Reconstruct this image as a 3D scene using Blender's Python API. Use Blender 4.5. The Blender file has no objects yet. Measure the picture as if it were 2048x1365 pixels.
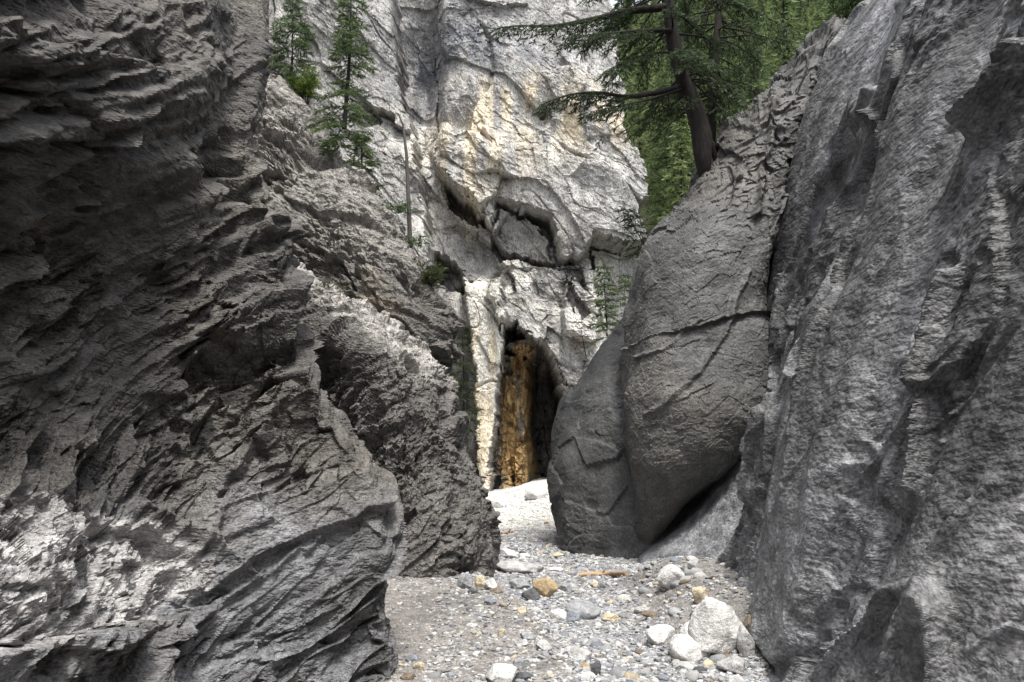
import bpy, math
import numpy as np
from mathutils import Vector

scene = bpy.context.scene
COL = scene.collection
rng = np.random.default_rng(7)
R = math.radians

# ------------------------------------------------------------------ camera
F_PX, PITCH, CAM_Z = 1604.0, R(7.72), 1.6
cam_d = bpy.data.cameras.new('camera')
cam_d.sensor_width = 36.0
cam_d.lens = 36.0 * F_PX / 2048.0
cam_d.clip_start, cam_d.clip_end = 0.05, 2000
cam = bpy.data.objects.new('camera', cam_d)
cam.location = (0, 0, CAM_Z)
cam.rotation_euler = (R(90) + PITCH, 0, 0)
COL.objects.link(cam)
scene.camera = cam

# ------------------------------------------------------------------ sky and sun
SUN_EL, SUN_AZ = R(66), R(166)          # azimuth clockwise from +Y: high behind the camera
world = bpy.data.worlds.new('World')
scene.world = world
world.use_nodes = True
wn = world.node_tree
wn.nodes.clear()
sky = wn.nodes.new('ShaderNodeTexSky')
sky.sky_type = 'NISHITA'
sky.sun_disc = False
sky.sun_elevation = SUN_EL
sky.sun_rotation = SUN_AZ
sky.air_density, sky.dust_density, sky.ozone_density = 1.0, 3.0, 1.0
hs = wn.nodes.new('ShaderNodeHueSaturation')
hs.inputs['Saturation'].default_value = 0.28
bg = wn.nodes.new('ShaderNodeBackground')
bg.inputs['Strength'].default_value = 0.15
wo = wn.nodes.new('ShaderNodeOutputWorld')
wn.links.new(sky.outputs[0], hs.inputs['Color'])
wn.links.new(hs.outputs[0], bg.inputs['Color'])
wn.links.new(bg.outputs[0], wo.inputs['Surface'])

sun_d = bpy.data.lights.new('sun', 'SUN')
sun_d.energy = 1.5
sun_d.angle = R(12)
sun_d.color = (1.0, 0.96, 0.89)
sun = bpy.data.objects.new('sun', sun_d)
d_sun = Vector((math.sin(SUN_AZ) * math.cos(SUN_EL), math.cos(SUN_AZ) * math.cos(SUN_EL), math.sin(SUN_EL)))
sun.rotation_euler = d_sun.to_track_quat('Z', 'Y').to_euler()
COL.objects.link(sun)

vs = scene.view_settings
vs.view_transform = 'Standard'
vs.look = 'None'
vs.exposure = 1.55
vs.gamma = 1.0
scene.cycles.max_bounces = 6
scene.cycles.diffuse_bounces = 3
scene.cycles.glossy_bounces = 2

# ------------------------------------------------------------------ helpers
def at(px, py, Y):
    """pixel of the 2048 x 1365 photograph at world distance Y -> world point(s)"""
    px, py, Y = np.broadcast_arrays(*[np.asarray(a, float) for a in (px, py, Y)])
    u = 682.5 - py
    dy = F_PX * math.cos(PITCH) - u * math.sin(PITCH)
    dz = F_PX * math.sin(PITCH) + u * math.cos(PITCH)
    t = Y / dy
    return np.stack([(px - 1024) * t, Y, CAM_Z + dz * t], -1)

_perm = np.random.default_rng(1).permutation(4096).astype(np.int64)
_grad = np.random.default_rng(2).normal(size=(4096, 3)).astype(np.float32)
_grad /= np.linalg.norm(_grad, axis=1, keepdims=True)
_r4 = np.random.default_rng(3).random((4096, 8)).astype(np.float32)

_jx, _jy, _jz = [np.ascontiguousarray(_r4[:, a] - np.float32(0.5)) for a in range(3)]

def _h(i, j, k):
    return _perm[(_perm[(_perm[i & 4095] + j) & 4095] + k) & 4095]

def perlin(P, seed=0.0):
    P = np.asarray(P, np.float32) + np.float32(seed * 17.31)
    sh = P.shape[:-1]
    P = P.reshape(-1, 3)
    I = np.floor(P).astype(np.int64)
    f = P - I
    w = f * f * f * (f * (f * 6 - 15) + 10)
    out = 0
    for c in range(8):
        o = ((c >> 2) & 1, (c >> 1) & 1, c & 1)
        g = _grad[_h(I[:, 0] + o[0], I[:, 1] + o[1], I[:, 2] + o[2])]
        d = g[:, 0] * (f[:, 0] - o[0]) + g[:, 1] * (f[:, 1] - o[1]) + g[:, 2] * (f[:, 2] - o[2])
        ww = 1.0
        for a in range(3):
            ww = ww * (w[:, a] if o[a] else 1 - w[:, a])
        out = out + d * ww
    return (out * 1.6).reshape(sh)

def fbm(P, octs=4, seed=0.0, gain=0.5, lac=2.03):
    s, a = 0, 1.0
    P = np.asarray(P, np.float32)
    for o in range(octs):
        s = s + a * perlin(P, seed + o * 3.7)
        P = P * lac
        a *= gain
    return s

def facets(P, seed=0.0, tilt=0.8, jit=np.float32(0.9)):
    """3-D cells, each a slightly tilted plane at its own height: broken rock"""
    P = np.asarray(P, np.float32) + np.float32(seed * 11.13)
    sh = P.shape[:-1]
    P = P.reshape(-1, 3)
    I = np.floor(P).astype(np.int64)
    f = (P - I).astype(np.float32)
    best = np.full(len(P), 9e9, np.float32)
    code = np.zeros(len(P), np.int8)
    offs = [(i, j, k) for i in (-1, 0, 1) for j in (-1, 0, 1) for k in (-1, 0, 1)]
    hx = {i: _perm[(I[:, 0] + i) & 4095] for i in (-1, 0, 1)}
    hxy = {(i, j): _perm[(hx[i] + I[:, 1] + j) & 4095] for i in (-1, 0, 1) for j in (-1, 0, 1)}
    for c, (i, j, k) in enumerate(offs):
        h = _perm[(hxy[(i, j)] + I[:, 2] + k) & 4095]
        dx = f[:, 0] - np.float32(i + 0.5) - _jx[h] * jit
        dy = f[:, 1] - np.float32(j + 0.5) - _jy[h] * jit
        dz = f[:, 2] - np.float32(k + 0.5) - _jz[h] * jit
        d = dx * dx + dy * dy + dz * dz
        m = d < best
        best = np.where(m, d, best)
        code[m] = c
    o = np.array(offs)[code]
    bid = _h(I[:, 0] + o[:, 0], I[:, 1] + o[:, 1], I[:, 2] + o[:, 2])
    bd = (f - o - 0.5 - np.stack([_jx[bid], _jy[bid], _jz[bid]], 1) * jit).astype(np.float32)
    r = _r4[bid]
    hgt = (r[:, 3] - 0.5) * 2 + tilt * ((r[:, 4] - .5) * bd[:, 0] + (r[:, 5] - .5) * bd[:, 1] + (r[:, 6] - .5) * bd[:, 2]) * 2
    return hgt.reshape(sh), None, r[:, 7].reshape(sh)

def frame(along, across):
    """orthonormal strata frame: rows along, across, third"""
    a = np.array(along, float); a /= np.linalg.norm(a)
    c = np.array(across, float); c -= a * c.dot(a); c /= np.linalg.norm(c)
    return np.stack([a, c, np.cross(a, c)])

def smooth(a, b, x):
    t = np.clip((x - a) / (b - a), 0, 1)
    return t * t * (3 - 2 * t)

def new_mesh(name, V, Fc, tint=None, smooth_shade=False, faces2=None):
    V = np.asarray(V, np.float32).reshape(-1, 3)
    Fc = np.asarray(Fc, np.int32)
    groups = [Fc] + ([np.asarray(faces2, np.int32)] if faces2 is not None and len(faces2) else [])
    me = bpy.data.meshes.new(name)
    me.vertices.add(len(V))
    me.vertices.foreach_set('co', V.ravel())
    idx = np.concatenate([g.ravel() for g in groups])
    tot = np.concatenate([np.full(len(g), g.shape[1], np.int32) for g in groups])
    me.loops.add(len(idx))
    me.loops.foreach_set('vertex_index', idx)
    me.polygons.add(len(tot))
    st = np.zeros(len(tot), np.int32)
    st[1:] = np.cumsum(tot)[:-1]
    me.polygons.foreach_set('loop_start', st)
    me.polygons.foreach_set('use_smooth', np.full(len(tot), smooth_shade))
    me.update(calc_edges=True)
    if tint is not None:
        at_ = me.attributes.new('tint', 'FLOAT_COLOR', 'POINT')
        t4 = np.ones((len(V), 4), np.float32)
        t4[:, :3] = np.asarray(tint, np.float32).reshape(-1, 3)
        at_.data.foreach_set('color', t4.ravel())
    return me

def obj(name, me, mat=None, parent=None, loc=None):
    o = bpy.data.objects.new(name, me)
    COL.objects.link(o)
    if mat is not None and not me.materials:
        me.materials.append(mat)
    if parent is not None:
        o.parent = parent
    if loc is not None:
        o.location = loc
    return o

def empty(name, loc):
    o = bpy.data.objects.new(name, None)
    COL.objects.link(o)
    o.location = loc
    o.empty_display_size = 0.2
    return o

def tag(o, label=None, cat=None, group=None, kind=None):
    if label: o['label'] = label
    if cat: o['category'] = cat
    if group: o['group'] = group
    if kind: o['kind'] = kind
    return o

def grid_faces(nr, nc):
    i = np.arange(nr * nc).reshape(nr, nc)
    return np.stack([i[:-1, :-1], i[:-1, 1:], i[1:, 1:], i[1:, :-1]], -1).reshape(-1, 4)

def cr(P, counts, axis):
    """Catmull-Rom resampling of a control array along an axis, count points per segment"""
    P = np.moveaxis(np.asarray(P, float), axis, 0)
    n = len(P)
    out = []
    for i in range(n - 1):
        p0, p1, p2, p3 = P[max(i - 1, 0)], P[i], P[i + 1], P[min(i + 2, n - 1)]
        for t in np.arange(counts[i]) / counts[i]:
            out.append(0.5 * (2 * p1 + (p2 - p0) * t + (2 * p0 - 5 * p1 + 4 * p2 - p3) * t * t + (3 * p1 - p0 - 3 * p2 + p3) * t ** 3))
    out.append(P[-1])
    return np.moveaxis(np.array(out), 0, axis)

def normals(P, flip=False):
    du = np.gradient(P, axis=1)
    dv = np.gradient(P, axis=0)
    n = np.cross(du, dv)
    n /= np.linalg.norm(n, axis=-1, keepdims=True) + 1e-9
    return -n if flip else n

def resample(ctrl, rc, cc):
    return cr(cr(ctrl, rc, 0), cc, 1)

def project(P):
    cp, sp = math.cos(PITCH), math.sin(PITCH)
    dz = P[..., 2] - CAM_Z
    w = np.maximum(P[..., 1] * cp + dz * sp, 0.3)
    return 1024 + F_PX * P[..., 0] / w, 682.5 - F_PX * (-P[..., 1] * sp + dz * cp) / w

def line_dist(X, Y, pts):
    d = np.full(X.shape, 1e9)
    for (x1, y1), (x2, y2) in zip(pts[:-1], pts[1:]):
        t = np.clip(((X - x1) * (x2 - x1) + (Y - y1) * (y2 - y1)) / ((x2 - x1) ** 2 + (y2 - y1) ** 2), 0, 1)
        d = np.minimum(d, np.hypot(X - x1 - t * (x2 - x1), Y - y1 - t * (y2 - y1)))
    return d

def in_poly(X, Y, poly):
    c = np.zeros(X.shape, bool)
    n = len(poly)
    for i in range(n):
        (x1, y1), (x2, y2) = poly[i], poly[(i + 1) % n]
        if y1 == y2:
            continue
        m = ((y1 > Y) != (y2 > Y)) & (X < (x2 - x1) * (Y - y1) / (y2 - y1) + x1)
        c ^= m
    return c

def blur(A, n):
    for _ in range(n):
        B = np.pad(A, 1, mode='edge')
        A = (B[:-2, 1:-1] + B[2:, 1:-1] + B[1:-1, :-2] + B[1:-1, 2:] + 2 * A) / 6
    return A

# ------------------------------------------------------------------ materials
def nodes_of(name):
    m = bpy.data.materials.new(name)
    m.use_nodes = True
    nt = m.node_tree
    b = nt.nodes['Principled BSDF']
    return m, nt, b

def nd(nt, typ, **kw):
    n = nt.nodes.new(typ)
    for k, v in kw.items():
        if k in n.inputs.keys():
            n.inputs[k].default_value = v
        else:
            setattr(n, k, v)
    return n

def mixrgb(nt, a, b, mode='MULTIPLY', fac=1.0):
    n = nt.nodes.new('ShaderNodeMix')
    n.data_type = 'RGBA'
    n.blend_type = mode
    n.inputs[0].default_value = fac
    for s, v in ((6, a), (7, b)):
        if hasattr(v, 'links'):
            nt.links.new(v, n.inputs[s])
        else:
            n.inputs[s].default_value = (*v, 1)
    return n.outputs[2]

def ramp(nt, src, stops):
    n = nt.nodes.new('ShaderNodeValToRGB')
    el = n.color_ramp.elements
    while len(el) < len(stops):
        el.new(0.5)
    for e, (p, c) in zip(el, stops):
        e.position = p
        e.color = (c, c, c, 1) if np.isscalar(c) else (*c, 1)
    nt.links.new(src, n.inputs[0])
    return n.outputs[0]

def rock_material(name, scale=6.0, lo=0.55, hi=1.4, bump=0.6, dist=0.03, rough=0.75, rot=(0, 0, 0), stretch=(1, 1, 1), speck=0.35, spec=0.35, fine=1.0, veins=0.0):
    m, nt, b = nodes_of(name)
    L = nt.links.new
    tc = nd(nt, 'ShaderNodeTexCoord')
    mp = nd(nt, 'ShaderNodeMapping')
    mp.inputs['Rotation'].default_value = rot
    mp.inputs['Scale'].default_value = stretch
    L(tc.outputs['Object'], mp.inputs['Vector'])
    at_ = nd(nt, 'ShaderNodeAttribute', attribute_name='tint')
    n1 = nd(nt, 'ShaderNodeTexNoise', Scale=scale, Detail=4.0, Roughness=0.7)
    n2 = nd(nt, 'ShaderNodeTexNoise', Scale=scale * 9, Detail=1.0, Roughness=0.75)
    n3 = nd(nt, 'ShaderNodeTexVoronoi', Scale=scale * 4.5, feature='F1')
    add = mp
    for n in (n1, n2):
        L(mp.outputs[0], n.inputs['Vector'])
    L(add.outputs[0], n3.inputs['Vector'])
    r1 = ramp(nt, n1.outputs['Fac'], [(0.3, lo), (0.5, 0.95), (0.72, hi)])
    r2 = ramp(nt, n2.outputs['Fac'], [(0.32, 1 - speck), (0.5, 1.0), (0.7, 1 + speck)])
    c = mixrgb(nt, at_.outputs['Color'], r1)
    c = mixrgb(nt, c, r2)
    if veins:
        wv = nd(nt, 'ShaderNodeTexVoronoi', Scale=scale * 0.35, feature='DISTANCE_TO_EDGE')
        L(add.outputs[0], wv.inputs['Vector'])
        rv = ramp(nt, wv.outputs['Distance'], [(0.0, veins), (0.006, 0.0)])
        mx = nt.nodes.new('ShaderNodeMix'); mx.data_type = 'RGBA'
        L(rv, mx.inputs[0]); L(c, mx.inputs[6]); mx.inputs[7].default_value = (0.55, 0.55, 0.55, 1)
        c = mx.outputs[2]
    L(c, b.inputs['Base Color'])
    b.inputs['Roughness'].default_value = rough
    b.inputs['Specular IOR Level'].default_value = spec
    s = nt.nodes.new('ShaderNodeMath'); s.operation = 'MULTIPLY_ADD'; s.inputs[1].default_value = 0.5 * fine
    L(n2.outputs['Fac'], s.inputs[0]); L(n1.outputs['Fac'], s.inputs[2])
    n3.distance = 'MANHATTAN'
    n4 = nd(nt, 'ShaderNodeTexVoronoi', Scale=scale * 1.6, feature='F1', distance='MANHATTAN')
    L(add.outputs[0], n4.inputs['Vector'])
    s2 = nt.nodes.new('ShaderNodeMath'); s2.operation = 'MULTIPLY_ADD'; s2.inputs[1].default_value = -0.45
    L(n3.outputs['Distance'], s2.inputs[0]); L(s.outputs[0], s2.inputs[2])
    s3 = nt.nodes.new('ShaderNodeMath'); s3.operation = 'MULTIPLY_ADD'; s3.inputs[1].default_value = -0.9
    L(n4.outputs['Distance'], s3.inputs[0]); L(s2.outputs[0], s3.inputs[2])
    s2 = s3
    bp = nd(nt, 'ShaderNodeBump', Strength=bump, Distance=dist)
    L(s2.outputs[0], bp.inputs['Height'])
    L(bp.outputs[0], b.inputs['Normal'])
    return m

def simple_material(name, col, rough=0.8, nscale=12.0, var=0.3, bump=0.3, dist=0.01, use_tint=False, stretch=(1, 1, 1), trans=0.0, spec=0.3):
    m, nt, b = nodes_of(name)
    L = nt.links.new
    tc = nd(nt, 'ShaderNodeTexCoord')
    mp = nd(nt, 'ShaderNodeMapping'); mp.inputs['Scale'].default_value = stretch
    L(tc.outputs['Object'], mp.inputs['Vector'])
    n = nd(nt, 'ShaderNodeTexNoise', Scale=nscale, Detail=3.0, Roughness=0.7)
    L(mp.outputs[0], n.inputs['Vector'])
    r = ramp(nt, n.outputs['Fac'], [(0.3, 1 - var), (0.7, 1 + var)])
    if use_tint:
        a = nd(nt, 'ShaderNodeAttribute', attribute_name='tint').outputs['Color']
        if col is not None:
            a = mixrgb(nt, a, col)
    else:
        a = col
    c = mixrgb(nt, r, a)
    L(c, b.inputs['Base Color'])
    b.inputs['Roughness'].default_value = rough
    b.inputs['Specular IOR Level'].default_value = spec
    if trans:
        tr = nd(nt, 'ShaderNodeBsdfTranslucent')
        L(c, tr.inputs['Color'])
        mx = nd(nt, 'ShaderNodeMixShader')
        mx.inputs[0].default_value = trans
        L(b.outputs[0], mx.inputs[1]); L(tr.outputs[0], mx.inputs[2])
        L(mx.outputs[0], nt.nodes['Material Output'].inputs['Surface'])
    if bump:
        bp = nd(nt, 'ShaderNodeBump', Strength=bump, Distance=dist)
        L(n.outputs['Fac'], bp.inputs['Height'])
        L(bp.outputs[0], b.inputs['Normal'])
    return m

M_SLATE = rock_material('dark_slaty_limestone', 7.0, 0.42, 1.7, 0.65, 0.03, 0.75, rot=(R(32), 0, 0), stretch=(1.0, 0.6, 1.6), veins=0.0)
M_RIGHT = rock_material('streaked_grey_limestone', 6.0, 0.36, 1.9, 0.6, 0.028, 0.55, rot=(R(22), R(-18), 0), stretch=(1.0, 0.5, 0.9), speck=0.4, fine=0.8, veins=0.0)
M_MID = rock_material('brown_grey_limestone', 5.0, 0.5, 1.6, 0.8, 0.04, 0.75)
M_BOULDER = rock_material('smooth_grey_limestone', 4.0, 0.62, 1.4, 0.45, 0.015, 0.7, speck=0.35)
M_CLIFF = rock_material('pale_limestone', 2.4, 0.5, 1.5, 0.7, 0.045, 0.9, speck=0.35, spec=0.15, stretch=(1.2, 1, .6), rot=(0, R(14), 0))
M_BARK = simple_material('dark_bark', (0.018, 0.0155, 0.0135), 0.9, 14.0, 0.5, 0.8, 0.03, stretch=(1, 1, .25))
M_DEADWOOD = simple_material('weathered_wood', (0.075, 0.068, 0.06), 0.85, 18.0, 0.35, 0.5, 0.01, stretch=(1, 1, .2))
M_NEEDLE = simple_material('conifer_needles', None, 0.6, 3.0, 0.25, 0, use_tint=True, trans=0.4)
M_STONE = rock_material('river_stone', 13.0, 0.6, 1.3, 0.5, 0.012, 0.8, speck=0.28)
M_GRAVEL = simple_material('gravel_pebbles', None, 0.8, 40.0, 0.22, 0.2, 0.004, use_tint=True)
M_GROUND = rock_material('gravelly_ground', 9.0, 0.6, 1.35, 0.9, 0.02, 0.9, speck=0.45)
M_SOIL = simple_material('forest_floor', (0.05, 0.055, 0.025), 0.95, 2.0, 0.5, 0.5, 0.1)

# ------------------------------------------------------------------ ground
def gz(X, Y):
    X = np.asarray(X, float); Y = np.asarray(Y, float)
    q = np.stack([X, Y, np.zeros_like(X)], -1)
    z = 0.035 * fbm(q * 0.9, 3, 5.0) + 0.012 * perlin(q * 4.0, 9.0)
    edge = np.interp(Y, [0, 6, 7.4, 8.4, 9.6, 10.5, 12], [0.45, 0.42, 0.36, 0.1, -0.22, -0.5, -1.6])
    edge = edge + 0.12 * perlin(q * 2.2, 3.0)
    bank = smooth(0.16, -0.10, X - edge)
    z = z + bank * (0.11 + 0.04 * np.clip(-X, 0, 2))
    rb = smooth(1.0, 2.0, X + 0.10 * perlin(q * 2.0, 8.0)) * smooth(5.6, 7.4, Y) * smooth(11.6, 9.6, Y)
    z = z + 0.34 * rb
    far = smooth(15.0, 25.0, Y)
    z = z + far * (0.30 + 0.35 * smooth(-0.6, 1.2, X + 0.2 * perlin(q * 0.7, 4.0)))
    return z

def bank_mask(X, Y):
    X = np.asarray(X, float); Y = np.asarray(Y, float)
    q = np.stack([X, Y, np.zeros_like(X)], -1)
    edge = np.interp(Y, [0, 6, 7.4, 8.4, 9.6, 10.5, 12], [0.45, 0.42, 0.36, 0.1, -0.22, -0.5, -1.6])
    edge = edge + 0.12 * perlin(q * 2.2, 3.0)
    lb = smooth(0.12, -0.12, X - edge + 0.1 * perlin(q * 5, 2.0))
    rb = smooth(0.9, 1.5, X + 0.2 * perlin(q * 2.5, 8.0)) * smooth(5.9, 6.8, Y) * smooth(10.6, 9.6, Y)
    return np.maximum(lb, rb * 0.9)

def ground_hit(px, py):
    u = 682.5 - py
    dy = F_PX * math.cos(PITCH) - u * math.sin(PITCH)
    dz = F_PX * math.sin(PITCH) + u * math.cos(PITCH)
    ts = np.linspace(3, 34, 1500)
    X = (px - 1024) / dy * ts
    Z = CAM_Z + dz / dy * ts
    below = Z < gz(X, ts)
    i = int(np.argmax(below)) if below.any() else 1400
    return X[i], ts[i], float(gz(X[i], ts[i]))

def build_ground():
    ys = np.concatenate([np.linspace(-20, 3.5, 24)[:-1], np.linspace(3.5, 13, 300)[:-1], np.linspace(13, 32, 160)[:-1], np.linspace(32, 400, 20)])
    xs = np.concatenate([np.linspace(-200, -4, 14)[:-1], np.linspace(-4, 4, 330)[:-1], np.linspace(4, 200, 14)])
    X, Y = np.meshgrid(xs, ys)
    Z = gz(X, Y)
    q = np.stack([X, Y, Z], -1)
    near = (np.abs(X) < 4) & (Y > 3) & (Y < 32)
    cob, _, cr_ = facets(q * np.array([9.0, 9.0, 9.0]), 4.0)
    Z = Z + np.where(near, 0.006 * cob, 0)
    b = bank_mask(X, Y)[..., None]
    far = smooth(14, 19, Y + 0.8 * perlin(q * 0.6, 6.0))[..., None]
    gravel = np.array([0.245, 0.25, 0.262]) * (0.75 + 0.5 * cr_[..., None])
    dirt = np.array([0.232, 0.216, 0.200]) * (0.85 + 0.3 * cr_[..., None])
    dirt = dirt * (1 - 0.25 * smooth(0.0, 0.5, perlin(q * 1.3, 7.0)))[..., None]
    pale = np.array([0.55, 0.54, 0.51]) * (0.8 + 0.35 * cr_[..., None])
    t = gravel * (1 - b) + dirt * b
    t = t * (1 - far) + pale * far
    P = np.stack([X, Y, Z], -1)
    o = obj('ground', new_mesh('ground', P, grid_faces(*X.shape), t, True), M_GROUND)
    tag(o, 'gravel creek bed with a brown dirt bank winding between the rock walls', kind='structure')

build_ground()

# ------------------------------------------------------------------ rock walls
def wall_mesh(name, P, disp, tint, mat, flip=False, smooth_shade=False):
    N = normals(P, flip)
    h = disp(P, N)
    Q = P + N * h[..., None]
    o = obj(name, new_mesh(name, Q, grid_faces(*P.shape[:2]), tint(Q, N, h), smooth_shade), mat)
    return o

def strata(P, fr, sizes, seed, warp=0.25):
    q = P @ fr.T
    w = np.stack([perlin(P * 0.9, seed + 1), perlin(P * 0.9, seed + 2), perlin(P * 0.9, seed + 3)], -1)
    w2 = np.stack([perlin(P * 3.5, seed + 4), perlin(P * 3.5, seed + 5), perlin(P * 3.5, seed + 6)], -1)
    return (q + warp * w * np.array([1, .35, 1]) + 0.018 * w2) / np.array(sizes)

# --- near left wall
def left_wall():
    rows = [-900, -350, 0, 150, 300, 450, 600, 750, 850, 930, 1010, 1100, 1180, 1270, 1365, 1560]
    sil = [520, 540, 535, 524, 522, 553, 600, 645, 692, 732, 764, 772, 772, 783, 792, 800]
    dep = [[3.2, 4.0, 5.4, 7.0, 8.0, 8.5],
           [2.8, 3.6, 4.8, 6.4, 7.5, 8.0],
           [2.5, 3.2, 4.2, 5.6, 6.9, 7.3],
           [2.5, 3.1, 4.0, 5.2, 6.5, 6.9],
           [2.6, 3.3, 4.2, 5.2, 6.2, 6.6],
           [3.0, 3.7, 4.6, 5.5, 6.2, 6.5],
           [3.1, 3.9, 4.7, 5.6, 6.1, 6.3],
           [3.1, 3.9, 4.7, 5.5, 5.9, 6.1],
           [3.1, 3.8, 4.6, 5.3, 5.8, 6.0],
           [2.9, 3.6, 4.4, 5.1, 5.7, 5.9],
           [2.7, 3.4, 4.2, 5.0, 5.6, 5.75],
           [2.45, 3.1, 3.95, 4.85, 5.45, 5.6],
           [2.25, 2.88, 3.75, 4.7, 5.35, 5.55],
           [2.2, 2.8, 3.65, 4.62, 5.3, 5.5],
           [2.25, 2.85, 3.7, 4.65, 5.25, 5.45],
           [2.3, 2.9, 3.7, 4.6, 5.1, 5.3]]
    C = []
    for py, s, d in zip(rows, sil, dep):
        p = [at(-260, py, d[0]), at(0, py, d[1]), at(200, py, d[2]), at(400, py, d[3]), at(s - 70, py, d[4]), at(s, py, d[5]),
             at(s - 30, py, d[5] + .7), at(s - 260, py, d[5] + 3)]
        z0, x0 = p[0][2], p[0][0]
        zc = float(np.clip(z0, -1.0, 6))
        lead = [np.array([x0 + 9.0, -10.5, zc]), np.array([x0 + 3.0, -9.0, zc]), np.array([x0 - 0.6, -6.0, zc]), np.array([x0 - 0.6, -2.5, zc]), np.array([x0 - 0.12, 0.6, zc])]  # unseen bend behind the camera, added to keep out frontal light
        back = p[-1] + np.array([-6, 2.0, 0])
        C.append(lead + p + [back])
    C = np.array(C)
    top = C[0].copy(); top[:, 2] += 2.5; top[:, 0] -= 0.5
    top2 = top.copy(); top2[:, 0] -= 4.0; top2[:, 2] += 0.6
    C = np.concatenate([top2[None], top[None], C])
    rc = [4, 10, 14, 34, 46, 46, 46, 46, 46, 40, 36, 36, 40, 36, 40, 40, 20]
    cc = [4, 4, 5, 6, 10, 22, 96, 92, 92, 66, 40, 10, 5]
    P = resample(C, rc, cc)
    fr = frame((0.12, 0.85, 0.53), (0, -0.53, 0.85))
    def disp(P, N):
        q = strata(P, fr, (1, 1, 1), 2.0, 0.09)
        ac = q[..., 1] + 0.03 * perlin(P * 2.4, 31)
        big = 0.10 * fbm(P * 0.75, 3, 12.0)
        def ledge(T, ph, seed):
            s = ac / T + ph
            fl = np.floor(s); fr_ = s - fl
            lr = np.abs(np.sin(fl * 12.9898 + seed) * 43758.5453) % 1
            return (1 - fr_) ** 1.2 * smooth(0.0, 0.06, fr_) * (0.35 + 0.9 * lr)
        z = P[..., 2]
        m1 = smooth(-0.35, 0.1, perlin(P * 0.8, 21.0)) * smooth(0.9, 1.5, z) * smooth(3.9, 3.0, z - 0.25 * (P[..., 1] - 4)) + 0.14
        h = big + m1 * (0.30 * ledge(0.42, 0.1, 1.0) + 0.16 * ledge(0.19, .3, 5.0))
        rm = 0.35 + 0.9 * smooth(-0.25, 0.3, perlin(P * 1.3, 23.0))
        f0 = facets(q / np.array([1.5, 0.5, 1.0]), 4.0, 1.2)[0]
        f1 = facets(q / np.array([0.62, 0.16, 0.4]), 1.0, 1.2)[0]
        f2 = facets(q / np.array([0.24, 0.06, 0.17]), 2.0, 1.2)[0]
        f3 = facets(q / np.array([0.09, 0.028, 0.07]), 3.0, 1.0)[0]
        pol = smooth(1.45, 1.0, z + 0.25 * perlin(P * 1.1, 41.0))     # water-worn foot
        a = rm * (1 - 0.5 * pol)
        PX, PY = project(P)
        wx = PX + 12 * perlin(P * 3, 51) + 6 * f2; wy = PY + 12 * perlin(P * 3, 52) + 6 * f2
        shelf = in_poly(wx, wy, [(-400, 960), (0, 985), (180, 1000), (330, 1055), (430, 1140), (470, 1188), (300, 1238), (100, 1300), (-400, 1420)])
        front = (P[..., 1] > 1.2)
        h = h + np.where(shelf & front, 0.04 + 0.10 * smooth(970, 1270, wy + 0.12 * wx), 0)
        low = in_poly(wx, wy, [(100, 1330), (330, 1260), (470, 1200), (600, 1130), (700, 1180), (640, 1290), (420, 1340), (250, 1420)])
        h = h + np.where(low & front, 0.07 * smooth(1150, 1350, wy), 0)
        for pl, w_, d_ in (([(395, 1095), (450, 960), (520, 860), (590, 760)], 16, .10), ([(300, 1000), (420, 1090), (520, 1150)], 9, .08), ([(310, 1290), (480, 1190), (640, 1080)], 6, .06)):
            h = h - d_ * np.exp(-(line_dist(wx, wy, pl) / w_) ** 2) * front
        tp = 1 - .6 * smooth(330, 180, PY) * smooth(330, 450, PX) * front
        sm = blur((shelf & front).astype(float), 3)
        fs = 0.05 * facets(P / np.array([.3, .34, .2]), 5.0, 1.2)[0] + 0.028 * facets(P / np.array([.12, .13, .08]), 6.0, 1.2)[0] + 0.008 * facets(P / .045, 7.0, 1.0)[0]
        ck = np.abs(perlin(q * np.array([0.55, 3.4, 1.2]), 24.0))
        ck2 = np.abs(perlin(q * np.array([1.1, 7.0, 2.0]), 26.0))
        crk = 0.10 * smooth(0.06, 0.0, ck) * smooth(-.15, .2, perlin(P * 0.9, 25.0)) + 0.035 * smooth(0.09, 0.0, ck2) * rm
        h = (blur(h + 0.06 * f0, 3) + (1 - .75 * sm) * (blur(a * 0.065 * f1, 1) + a * (0.034 * f2 + 0.009 * f3)) + sm * fs - (1 - .6 * sm) * crk) * tp
        uu = smooth(560, 380, PY) * front
        h = h * (1 - uu) + blur(h, 3) * uu + 0.006 * facets(P / np.array([.07, .09, .05]), 8.0, 1.2)[0] * uu
        # crack under the worn shelf
        return h
    def tint(Q, N, h):
        z = Q[..., 2]
        base = np.array([0.068, 0.064, 0.060])
        cool = np.array([0.20, 0.207, 0.225])
        pol = smooth(1.5, 1.0, z + 0.3 * perlin(Q * 1.1, 41.0)) * (0.55 + 0.45 * smooth(-.3, .3, perlin(Q * 2.2, 44.0)))
        warm = smooth(0.0, 0.5, perlin(Q * 0.9, 43.0))
        t = base * (1 + 0.22 * perlin(Q * 1.6, 45.0))[..., None]
        t = t * (1 - 0.25 * warm[..., None]) + np.array([0.16, 0.145, 0.12]) * 0.25 * warm[..., None]
        PX, PY = project(Q)
        wx = PX + 45 * perlin(Q * 2.5, 48.0) + 20 * perlin(Q * 8, 49.0); wy = PY + 40 * perlin(Q * 2.5, 50.0) + 20 * perlin(Q * 8, 51.0)
        pale = blur(in_poly(wx, wy, [(-300, 985), (120, 1000), (330, 1058), (440, 1150), (410, 1200), (260, 1240), (120, 1300), (-300, 1380)]).astype(float), 3)[..., None]
        pol = pol * 0.5
        t = t * (1 - pol[..., None]) + cool * pol[..., None]
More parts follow.
